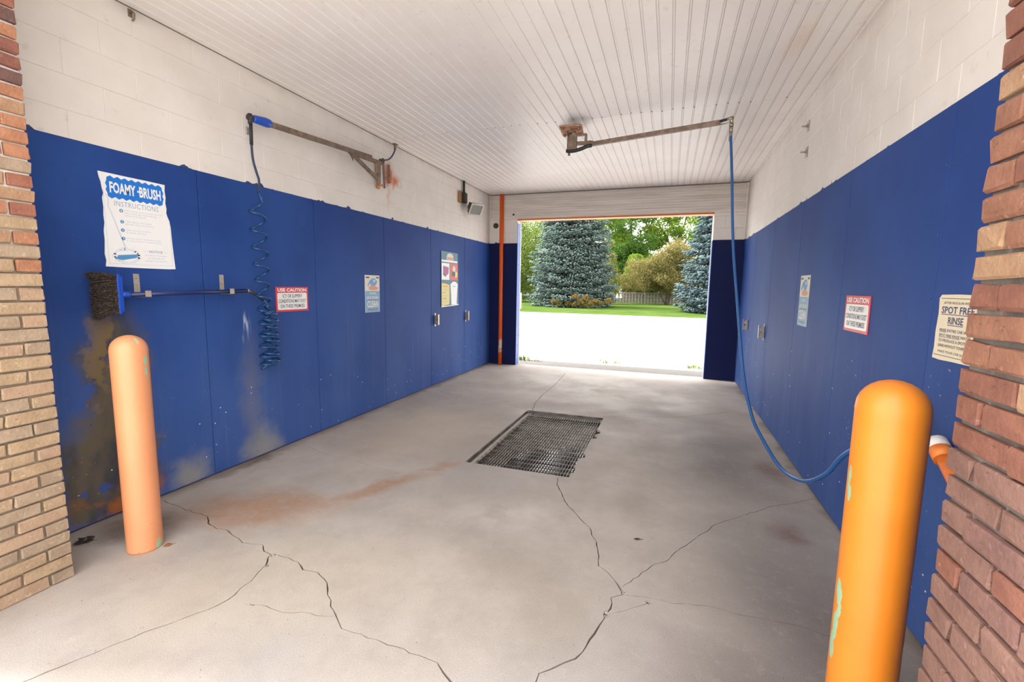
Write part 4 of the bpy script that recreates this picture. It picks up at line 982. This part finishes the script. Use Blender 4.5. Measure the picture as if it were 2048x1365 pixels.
Mh = Matrix.Translation(hc) @ Matrix.Rotation(math.radians(-28), 4, 'Z') @ Matrix.Rotation(math.radians(32), 4, 'Y')     # lens looks out over the bay and down
b = MB(); b.tube([(XL+.06, cy+.02, zbx-.08), (XL+.07, hc.y-.10, hc.z-.03), hc+Vector((-.03, -.06, -.05))], .014, 8); Pf(b, 'knuckle', M_GALV)
b = MB(); b.add([(-.11, -.07, -.06), (-.11, .07, -.06), (-.11, .07, .06), (-.11, -.07, .06), (.05, -.135, -.105), (.05, .135, -.105), (.05, .135, .105), (.05, -.135, .105)],
    [(0, 1, 2, 3), (0, 4, 5, 1), (1, 5, 6, 2), (2, 6, 7, 3), (3, 7, 4, 0), (4, 7, 6, 5)], M=Mh); Pf(b, 'housing', M_BRONZE)
b = MB(); b.box((.05, -.14, -.11), (.064, .14, -.085), Mh); b.box((.05, -.14, .085), (.064, .14, .11), Mh); b.box((.05, -.14, -.085), (.064, -.115, .085), Mh); b.box((.05, .115, -.085), (.064, .14, .085), Mh); Pf(b, 'lens_frame', M_GALV)
b = MB(); b.box((.05, -.115, -.085), (.058, .115, .085), Mh); Pf(b, 'lens', M_GLASS)

# ---- orange pipe, far-wall knob, small fixings
n = NT('orange_pipe', (.8, .2, .03), .42); px_, py_, pz_ = n.xyz()
ch_ = n.m_('MULTIPLY', n.ramp(n.noise(11, 4, stretch=(1, 1, .6), seed=4), .50, .54), n.m_('MULTIPLY', n.ramp(pz_, .55, .48), n.ramp(pz_, .22, .28)))
n.set('Base Color', n.mix(ch_, (.74, .10, .006), (.72, .58, .46))); M_OPIPE = n.m
pp = fw(1002, 560, .05)
op = empty('standpipe', (pp.x, L-.055, 0)); tag(op, 'tall orange pipe standing in the corner beside the exit', 'pipe')
MB().tube([(0, 0, 0), (0, 0, 1.2), (0, 0, H)], .040, 16).obj('pipe', M_OPIPE, op)
MB().tube([(0, 0, 2.42), (0, 0, 2.52)], .043, 16).obj('coupling', M_OPIPE, op)
kq = fw(992, 452, .0)
kn = empty('round_fitting', (kq.x, L-.002, kq.z)); tag(kn, 'small black round fitting on the end wall beside the orange pipe', 'fitting')
MB().lathe([(.050, 0), (.050, .012), (.038, .03), (.012, .045)], 16, Matrix.Rotation(math.pi/2, 4, 'X')).obj('knob', M_BLKPL, kn)
MB().lathe([(.058, -.002), (.058, .006)], 16, Matrix.Rotation(math.pi/2, 4, 'X')).obj('rim', M_GALV, kn)
kq = fw(1028, 430, .0)
tag(MB().lathe([(.020, -.002), (.020, .012), (.008, .02)], 10, Matrix.Rotation(math.pi/2, 4, 'X')).obj('siding_plug', M_BLKPL, None, Matrix.Translation((kq.x, L-.022, kq.z))), 'small black plug in the siding above the exit corner', 'plug')
for (px, py, lab) in ((1617, 253, 'small grey metal plate with bolt, upper of two on the white blocks'), (1614, 305, 'small grey metal plate with bolt, lower of two on the white blocks')):
    q = wr(px, py); r_ = empty('anchor_plate', mw=MRt(q.y, q.z, .0002)); tag(r_, lab, 'anchor plate', 'anchor plates')
    MB().cbox((-.038, -.052, 0), (.038, .052, .005), .002).obj('plate', M_GALV, r_)
    MB().tube([(0, .005, .004), (0, .005, .055)], .008, 8).obj('bolt', M_BRASS, r_)
    MB().tube([(0, .005, .004), (0, .005, .014)], .015, 6).obj('nut', M_BRASS, r_)
q = wl(260, 33)
ik = empty('ceiling_hook', (XL, q.y, q.z)); tag(ik, 'small dark metal eye hook on the white blocks near the ceiling', 'hook')
MB().tube([(0, 0, .02), (.03, 0, .025), (.045, 0, .01), (.04, 0, -.02), (.02, 0, -.03)], .006, 6).obj('hook', M_STEEL, ik)
MB().cbox((0, -.014, -.005), (.006, .014, .045), .002).obj('base', M_STEEL, ik)
q = wl(494, 262)
tag(MB().cbox((-.016, -.03, 0), (.016, .03, .012), .003).obj('pipe_strap', M_GALV, None, ML(q.y, q.z, .0002)), 'small grey metal clip on the blocks behind the hanging foam hose', 'clip')

# ---- drain grates
def grate(y0, y1, label):
    x0_, x1_ = GX0+.052, GX1-.025; r_ = empty('drain_grate', ((x0_+x1_)/2, (y0+y1)/2, -.03)); tag(r_, label, 'grate', 'drain grates')
    Lg = y1-y0-.008; n_ = 33
    me = MB().box((-.0020, -Lg/2, -.018), (.0020, Lg/2, 0)).mesh('bearing_bar'); me.materials.append(M_GRATE)
    for i in range(n_): link('bearing_bar', me, r_, None, Matrix.Translation((-(x1_-x0_)/2+.004+(x1_-x0_-.008)*i/(n_-1), 0, 0)))
    m2 = MB().box((-(x1_-x0_)/2, -.003, -.006), ((x1_-x0_)/2, .003, .001)).mesh('cross_rod'); m2.materials.append(M_GRATE)
    k = max(2, int(round(Lg/.1)))
    for i in range(k+1): link('cross_rod', m2, r_, None, Matrix.Translation((0, -Lg/2+.003+(Lg-.006)*i/k, 0)))
grate(3.665, 4.30, 'steel bar drain grate over the glinting water')
grate(4.30, 5.52, 'longer steel bar drain grate with its back to the exit')

# ---- litter on the floor
M_LEAFB = plain('dead_leaf', (.16, .09, .045), .8, var=.4, scale=60); M_LEAFO = plain('orange_leaf', (.42, .15, .05), .7, var=.4, scale=60); M_LEAFD = plain('dark_leaf', (.035, .025, .022), .8, var=.4, scale=60)
def leaf(px, ln, wd, mat, label, rot, cat='leaf', curl=.35, grp=None):
    q = fl(*px); b = MB(); V_ = []; n_ = 7
    for i in range(n_):
        t = i/(n_-1); w_ = wd*math.sin(math.pi*min(1, t*1.02+.01))*.5; zc_ = curl*ln*.5*(t-.4)**2
        V_ += [((t-.5)*ln, -w_*R.uniform(.8, 1.1), zc_+w_*curl*1.3), ((t-.5)*ln, 0, zc_), ((t-.5)*ln, w_*R.uniform(.8, 1.1), zc_+w_*curl*.9)]
    mz = min(v[2] for v in V_)
    V_ = [(x, y, z-mz+.001) for x, y, z in V_]
    Vt = [(x, y, z+.0012) for x, y, z in V_]; k = len(V_)
    F_ = []
    for i in range(n_-1):
        for j in (0, 1): F_ += [(3*i+j, 3*i+j+1, 3*i+j+4, 3*i+j+3), tuple(k+c for c in (3*i+j+3, 3*i+j+4, 3*i+j+1, 3*i+j))]
        F_ += [(3*i, 3*i+3, k+3*i+3, k+3*i), (3*i+5, 3*i+2, k+3*i+2, k+3*i+5)]
    b.add(V_+Vt, F_, smooth=True)
    o = b.obj('dead_leaf', mat, None, Matrix.Translation(q) @ Matrix.Rotation(rot, 4, 'Z'))
    tag(o, label, cat, grp); MB().tube([(ln*.45, 0, .002), (ln*.75, ln*.05, .003)], .0012, 5).obj('stem', mat, o)
leaf((1275, 1080), .05, .022, M_LEAFD, 'dry dark leaf lying alone on the open floor', .2)
leaf((336, 1092), .05, .035, M_LEAFO, 'curled orange leaf at the foot of the pale bollard', 1.0)
for i, (a, c) in enumerate(((165, 1082), (176, 1086), (158, 1090), (182, 1079))):
    leaf((a, c), .055, .04, M_LEAFD, 'wet dark leaf in the heap behind the tan brick pier', R.random()*6, grp='heap of wet leaves', curl=.7)
def tuft(px, label, n_, sp, hh, mats):
    q = fl(*px, -.028); b = MB()
    for i in range(n_):
        a = R.random()*6.283; d = sp*R.random()**.7; u = Vector((math.cos(a), math.sin(a), 0)); o0 = Vector((u.x*d*2.4, u.y*d, 0)); h_ = hh*R.uniform(.4, 1)
        l_ = R.uniform(.2, .8)*h_; w_ = Vector((-u.y, u.x, 0))*R.uniform(.006, .012)
        p0, p1, p2 = o0, o0+u*l_*.4+Vector((0, 0, h_*.7)), o0+u*l_+Vector((0, 0, h_))
        b.add([p0-w_, p0+w_, p1+w_, p1-w_, p2], [(0, 1, 2, 3), (3, 2, 4)])
    o = empty('weed_tuft', q); tag(o, label, 'weed'); bl = b.obj('blades', mats, o); bl['kind'] = 'stuff'
M_WEED = plain('weed_green', (.16, .24, .03), .6, var=.4, scale=12)
tuft((1046, 720), 'green weeds growing in the corner by the jamb with the orange pipe', 70, .16, .12, M_WEED)
tuft((1215, 726), 'sparse green weeds growing in the middle of the apron edge', 55, .16, .07, M_WEED)
tuft((1388, 737), 'green weeds growing at the apron edge by the jamb without a pipe', 70, .17, .09, M_WEED)

# ================================================================== BEYOND THE DRIVEWAY
M_BARK = plain('bark', (.085, .062, .045), .9, var=.4, scale=12)
def leaf_mat(name, a, b, c, trans=.35, sc=1.6):
    m = bpy.data.materials.new(name); m.use_nodes = True; t = m.node_tree; t.nodes.clear()
    n = NT.__new__(NT); n.m = m; n.t = t; n._pos = None; n.b = None
    f = n.noise(sc, 3); col = n.mix(n.ramp(f, .32, .68), a, b)
    col = n.mix(n.ramp(n.noise(sc*9, 3, seed=4), .45, .75), col, c)
    out = n.node('ShaderNodeOutputMaterial'); d = n.node('ShaderNodeBsdfDiffuse'); tr = n.node('ShaderNodeBsdfTranslucent'); mx = n.node('ShaderNodeMixShader')
    t.links.new(col, d.inputs[0]); t.links.new(col, tr.inputs[0]); mx.inputs[0].default_value = trans
    t.links.new(d.outputs[0], mx.inputs[1]); t.links.new(tr.outputs[0], mx.inputs[2]); t.links.new(mx.outputs[0], out.inputs[0])
    return m
def leaves(centres, size, rng, aspect=.55):
    n_ = len(centres); d = rng.normal(size=(n_, 3)); d /= np.linalg.norm(d, axis=1)[:, None]
    e_ = rng.normal(size=(n_, 3)); e_ -= d*(d*e_).sum(1)[:, None]; e_ /= np.linalg.norm(e_, axis=1)[:, None]
    s = (size*rng.uniform(.6, 1.3, n_))[:, None]; nrm = np.cross(d, e_)
    V = np.stack([centres-d*s*.5, centres+e_*s*.5*aspect+nrm*s*.12, centres+d*s*.5, centres-e_*s*.5*aspect+nrm*s*.12], 1).reshape(-1, 3)
    return V, np.arange(n_*4).reshape(-1, 4)
def tree(name, label, cat, base, clusters, nleaf, size, mat, stems, seed, aspect=.55, group=None, shell=.55):
    rng = np.random.default_rng(seed); r_ = empty(name, base); tag(r_, label, cat, group)
    vol = np.array([c[1][0]*c[1][1]*c[1][2] for c in clusters])**(2/3); vol /= vol.sum(); P = []
    for (c, rad), v in zip(clusters, vol):
        k = max(30, int(nleaf*v)); d = rng.normal(size=(k, 3)); d /= np.linalg.norm(d, axis=1)[:, None]
        rr = shell+(1-shell)*rng.random(k)**.7; rr *= 1+.16*np.sin(5*d[:, 0]+3*d[:, 2]+seed)*np.cos(4*d[:, 1]+2*d[:, 2])
        P.append(np.array(c)+d*rr[:, None]*np.array(rad))
    P = np.concatenate(P); P = P[P[:, 2] > .15]
    V, F = leaves(P, size, rng, aspect); o = link('foliage', npmesh('foliage', V, F, mat), r_); o['kind'] = 'stuff'
    for (a, rad0) in stems:
        b = MB(); n_ = 5
        pts = [Vector(a[0]).lerp(Vector(a[1]), i/(n_-1))+Vector((R.uniform(-.1, .1), R.uniform(-.1, .1), 0))*(1 if 0 < i < n_-1 else 0) for i in range(n_)]
        b.tube(pts, [rad0*(1-.75*i/(n_-1)) for i in range(n_)], 7); b.obj('stem', M_BARK, r_)
    return r_
def at(px, Y): return Vector((gx(px, Y), Y, .02))

# ---- blue spruces: drooping tiers of needle sprays
def spruce(label, base, h, rfun, seed, mat, top_detail):
    rng = np.random.default_rng(seed); rr = random.Random(seed); r_ = empty('blue_spruce', base); tag(r_, label, 'tree', 'blue spruces on the lawn')
    MB().tube([(0, 0, -.05), (0, 0, h*.5), (0, 0, h*.97)], [.26, .16, .03], 8).obj('trunk', M_BARK, r_)
    A, D, U, S, W = [], [], [], [], []; wood = MB(); z = .35
    while z < h-.2:
        r = rfun(z); fine = z < top_detail; nb_ = max(5, int((9+r*5.5)*(1 if fine else .45)))
        a0 = rr.random()*6
        for i in range(nb_):
            az = a0+6.283*i/nb_+rr.uniform(-.16, .16); ln = r*rr.uniform(.80, 1.10); zz = z+rr.uniform(-.22, .22)
            u = Vector((math.cos(az), math.sin(az), 0)); sd = Vector((-u.y, u.x, 0)); droop = .10+.10*rr.random()
            def pt(t): return u*(ln*t)+Vector((0, 0, max(.12, zz+ln*(-droop*math.sin(t*2.3)+.10*max(0, t-.7)))))
            if fine and rr.random() < .6: wood.tube([pt(.05), pt(.5), pt(.9)], [.035, .022, .01], 4, cap=False)
            nt = int((6+ln*4.2)*(1 if fine else .5))
            for j in range(nt):
                t = .30+.72*(j+rr.random())/nt; p = pt(t); sw = (1-t*.75)*.42*ln+.10
                for s in (-1, 1, 0):
                    if s == 0 and rr.random() < .4: continue
                    off = s*sw*rr.uniform(.25, 1); q = p+sd*off-u*abs(off)*.25+Vector((0, 0, -.10*abs(off)+rr.uniform(-.05, .06)))
                    d = (u*rr.uniform(.5, 1)+sd*s*rr.uniform(.3, .9)+Vector((0, 0, rr.uniform(-.28, .10)))).normalized()
                    A.append(q); D.append(d); S.append(rr.uniform(.22, .44)); W.append(rr.uniform(.045, .085))
        z += (.38 if fine else .55)
    A = np.array([tuple(q) for q in A]); D = np.array([tuple(q) for q in D]); S = np.array(S)[:, None]; W = np.array(W)[:, None]
    sd = np.cross(D, [0, 0, 1.]); sd /= np.linalg.norm(sd, axis=1)[:, None]; up = np.cross(sd, D)
    V = np.stack([A-D*S*.45, A+sd*W*1.25-up*W*.4, A+up*W*.7, A-sd*W*1.25-up*W*.4, A+D*S*.55-up*.03], 1).reshape(-1, 3)
    n_ = len(A); F = (np.array([[0, 1, 2], [0, 2, 3], [0, 3, 1], [4, 2, 1], [4, 3, 2], [4, 1, 3]])[None]+5*np.arange(n_)[:, None, None]).reshape(-1, 3)
    o = link('needle_sprays', npmesh('needle_sprays', V, F, mat), r_); o['kind'] = 'stuff'
    o = wood.obj('branches', M_BARK, r_); o['kind'] = 'stuff'
M_SPR = leaf_mat('spruce_needles', (.087, .129, .117), (.142, .197, .178), (.191, .252, .234), .08, 1.3)
M_SPR2 = leaf_mat('spruce_needles_blue', (.066, .105, .111), (.111, .161, .172), (.150, .204, .221), .08, 1.3)
spruce('large blue spruce with wide drooping skirt beside the pale stake', at(1143, 38.6), 16.5, lambda z: 3.75*max(.05, 1-(z/16.8)**1.7)*(.86+.14*min(1, z/.9)), 3, M_SPR, 9.5)
spruce('dense dark blue spruce standing by the jamb without a pipe', at(1441, 34.3), 13.0, lambda z: 3.15*max(.05, 1-(z/13.2)**1.25)*(.80+.20*min(1, z/1.6)), 5, M_SPR2, 9.0)

# ---- wooden shadowbox fence
FYn = 50.5
M_PICK = plain('weathered_picket', (.27, .235, .21), .85, var=.3, scale=3); M_RAIL = plain('weathered_rail', (.14, .12, .105), .9, var=.3, scale=3)
fx0, fx1 = gx(1030, FYn), gx(1440, FYn)
fe = empty('wooden_fence', ((fx0+fx1)/2, FYn, 0)); tag(fe, 'weathered grey wooden fence with staggered pickets behind the lawn', 'fence'); ivn = Matrix.Translation(-fe.location)
pm = MB().prism([(-.07, .06), (.07, .06), (.07, 1.16), (.045, 1.21), (-.045, 1.21), (-.07, 1.16)], -.009, .009, Matrix(((1, 0, 0, 0), (0, 0, 1, 0), (0, 1, 0, 0), (0, 0, 0, 1)))).mesh('picket'); pm.materials.append(M_PICK)
x_ = fx0; k = 0
while x_ < fx1:
    link('picket', pm, fe, None, ivn @ Matrix.Translation((x_, FYn+(-.03 if k % 2 else .03), R.uniform(-.02, .02)))); x_ += .160; k += 1
x_ = fx0
while x_ < fx1:
    b = MB().box((x_-.05, FYn-.022, 0), (x_+.05, FYn+.022, 1.15)); b.obj('post', M_RAIL, fe, ivn)
    for zz in (.25, .62, 1.02): MB().box((x_+.05, FYn-.02, zz-.04), (min(fx1, x_+2.4)-.05, FYn+.02, zz+.04)).obj('rail', M_RAIL, fe, ivn)
    x_ += 2.4
M_SHEET = plain('white_sheet', (.80, .80, .80), .6)
for (px, lab) in ((1234.5, 'white pointed sheet on the fence, closer to the large spruce'), (1241.5, 'white pointed sheet on the fence, closer to the tan shrub')):
    q = on(px, 592, 1, FYn-.06); o = MB().prism([(-.16, -.24), (.16, -.24), (.06, .22), (-.06, .22)], -.008, .008, basis((1, 0, 0), (0, 0, 1), (0, -1, 0), (0, 0, 0))).obj('notice_sheet', M_SHEET, None, Matrix.Translation((q.x, FYn-.052, q.z))); tag(o, lab, 'notice', 'white sheets on the fence')
q = fl(1041.5, 618)
o = empty('marker_stake', (q.x, q.y, 0.01)); tag(o, 'slender pale wooden stake on the lawn edge by the large spruce', 'stake')
MB().cbox((-.05, -.05, 0), (.05, .05, 1.12), .01).obj('stake', plain('pale_stake', (.42, .38, .32), .8, var=.2), o)
MB().prism([(-.05, -.05), (.05, -.05), (.05, .05), (-.05, .05)], 1.12, 1.15).obj('cap', plain('stake_cap', (.48, .45, .40), .8), o)

# ---- trees and shrubs
M_LIME = leaf_mat('lime_leaves', (.147, .210, .045), (.210, .275, .071), (.268, .332, .109))
M_ASH = leaf_mat('bright_green_leaves', (.123, .217, .026), (.196, .296, .041), (.275, .361, .065), .42)
M_DARK = leaf_mat('dark_green_leaves', (.043, .095, .019), (.074, .142, .027), (.108, .189, .038), .3)
M_YELL = leaf_mat('yellow_green_leaves', (.190, .213, .050), (.258, .263, .067), (.314, .314, .112))
M_TAN = leaf_mat('tan_leaves', (.192, .169, .062), (.273, .220, .096), (.214, .243, .067), .3, 1.1)
def blob(cx, cz, r, k, rng, spread, flatten=.8, dy=.8):
    return [((cx+rng.normal()*spread[0], rng.normal()*spread[1]*dy, cz+rng.normal()*spread[2]), (r*rng.uniform(.7, 1.25), r*rng.uniform(.7, 1.2), r*flatten*rng.uniform(.7, 1.2))) for _ in range(k)]
g1 = np.random.default_rng(21)
tree('weeping_lime_tree', 'feathery lime green tree between the exit jamb and the large spruce', 'tree', at(1022, 46), blob(0, 5.6, 1.5, 44, g1, (2.0, 1.5, 2.5), 1.1), 60000, .20, M_LIME, [(((0, 0, 0), (.3, .2, 5.5)), .25), (((.0, 0, 2), (-1.2, .5, 6)), .14)], 31, .4, shell=.3)
tree('shade_tree', 'bright green shade tree rising behind the large spruce', 'tree', at(1120, 66), blob(0, 11, 2.6, 24, g1, (5.5, 2, 4.0)), 24000, .30, M_ASH, [(((0, 0, 0), (.3, 0, 11)), .45), (((0, 0, 5), (3, 0, 12)), .2)], 32)
tree('shade_tree', 'tall bright green tree with sky gaps above the dark green tree', 'tree', at(1262, 72), blob(-.5, 12.5, 2.0, 22, g1, (3.6, 2, 3.0))+blob(-2.2, 8.5, 1.8, 9, g1, (1.5, 1.5, 1.6)), 26000, .32, M_ASH, [(((0, 0, 0), (-.4, 0, 12)), .45), (((0, 0, 6), (3.5, 0, 13)), .22), (((0, 0, 6.5), (-3, 0, 12)), .2)], 33)
tree('shade_tree', 'open airy green tree with sky gaps above the tan shrub', 'tree', at(1350, 74), blob(.5, 12.0, 1.45, 30, g1, (4.4, 2, 3.4), .8), 20000, .32, M_ASH, [(((0, 0, 0), (.2, 0, 11)), .4), (((0, 0, 7), (4, 0, 13)), .2), (((0, 0, 6.5), (-4, .3, 13.5)), .2), (((0, 0, 8), (1.5, .3, 14.5)), .18)], 34)
tree('dark_tree', 'dark green dense tree between the large spruce and tan shrub', 'tree', at(1252, 60), blob(0, 5.6, 1.3, 20, g1, (1.1, 1, 2.4)), 26000, .22, M_DARK, [(((0, 0, 0), (0, .2, 5)), .3)], 35)
tree('sapling', 'small mid green leafy sapling in front of the dark tree', 'tree', at(1268, 56), blob(0, 3.9, .75, 12, g1, (.6, .5, 1.1)), 9000, .19, M_ASH, [(((0, 0, 0), (0, .1, 3.6)), .09)], 36)
tree('yellow_shrub_tree', 'yellow green small tree peeping out beside the large spruce', 'tree', at(1207, 46), blob(0, 3.7, .80, 16, g1, (.75, .6, 1.3)), 13000, .17, M_YELL, [(((0, 0, 0), (0, .1, 3.4)), .10), (((0, 0, .8), (.6, .1, 4)), .06)], 37)
g2 = np.random.default_rng(5)
tc = blob(-.7, 2.9, 1.05, 34, g2, (1.6, .9, .80))+blob(.8, 4.5, .95, 20, g2, (.85, .7, .75))+blob(.4, 2.0, .8, 10, g2, (1.1, .7, .3))
tree('tan_shrub', 'broad tan and olive shrub tree in front of the wooden fence', 'tree', at(1335, 48.6), tc, 60000, .15, M_TAN, [(((0, 0, 0), (-.1, 0, 2.2)), .16), (((.1, .1, 0), (.9, .1, 3.8)), .11), (((-.1, 0, 0), (-1.6, .1, 3)), .10), (((0, -.1, .6), (.3, -.2, 3.4)), .08)], 38, .4, shell=.35)
tree('low_shrub', 'low tan shrub spilling over the fence by the white sheets', 'shrub', at(1278, 51.3), blob(0, 1.45, .5, 12, g2, (1.1, .35, .35)), 9000, .12, M_TAN, [(((0, 0, 0), (.2, 0, 1.2)), .06)], 39, .4, shell=.3)
tree('low_shrub', 'low yellow shrub behind the fence next to the large spruce', 'shrub', at(1222, 51.6), blob(0, 1.6, .55, 10, g2, (.9, .35, .4)), 7000, .13, M_YELL, [(((0, 0, 0), (.1, 0, 1.3)), .06)], 40, .4, shell=.3)
tree('hedge_shrub', 'green shrub under the tan shrub tree by the fence', 'shrub', at(1310, 51.8), blob(0, 1.3, .55, 8, g2, (1.0, .35, .3)), 7000, .14, M_ASH, [(((0, 0, 0), (.1, 0, 1.1)), .06)], 41)
tree('bramble', 'reddish bramble growing at the foot of the large spruce', 'shrub', at(1168, 34.6), blob(0, .42, .30, 14, g2, (.9, .25, .16)), 1800, .14, leaf_mat('bramble_leaves', (.12, .10, .03), (.20, .11, .04), (.16, .17, .05)), [(((0, 0, 0), (.1, 0, .5)), .03)], 42)
for i, (px, hh, lab) in enumerate(((1035, 9, 'dark woodland tree far behind the lime tree'), (1110, 10, 'dark woodland tree far behind the large spruce'), (1195, 11, 'dark woodland tree far behind the yellow green tree'), (1275, 8, 'dark woodland tree far behind the sapling'), (1345, 7.5, 'dark woodland tree far behind the tan shrub'), (1420, 9, 'dark woodland tree far behind the dark blue spruce'))):
    tree('woodland_tree', lab, 'tree', at(px, 86+3*(i % 2)), blob(0, hh*.45, 2.4, 22, g1, (2.3, 1.2, hh*.20), .9), 16000, .42, M_ASH if i % 2 else M_DARK, [(((0, 0, 0), (0, 0, hh*.6)), .3)], 70+i)
for i, (px, Y, hh, m_, lab) in enumerate(((960, 64, 10, M_DARK, 'dark green tree far behind the exit wall past the lime tree'), (880, 60, 11, M_ASH, 'bright green tree far behind the exit wall past the lime tree'), (1470, 66, 11, M_ASH, 'bright green tree far behind the dark blue spruce'), (1560, 62, 10, M_DARK, 'dark green tree far behind the dark blue spruce'))):
    tree('shade_tree', lab, 'tree', at(px, Y), blob(0, hh*.72, 2.6, 16, g1, (2.6, 2, 2.6)), 9000, .36, m_, [(((0, 0, 0), (0, 0, hh*.7)), .35)], 50+i)
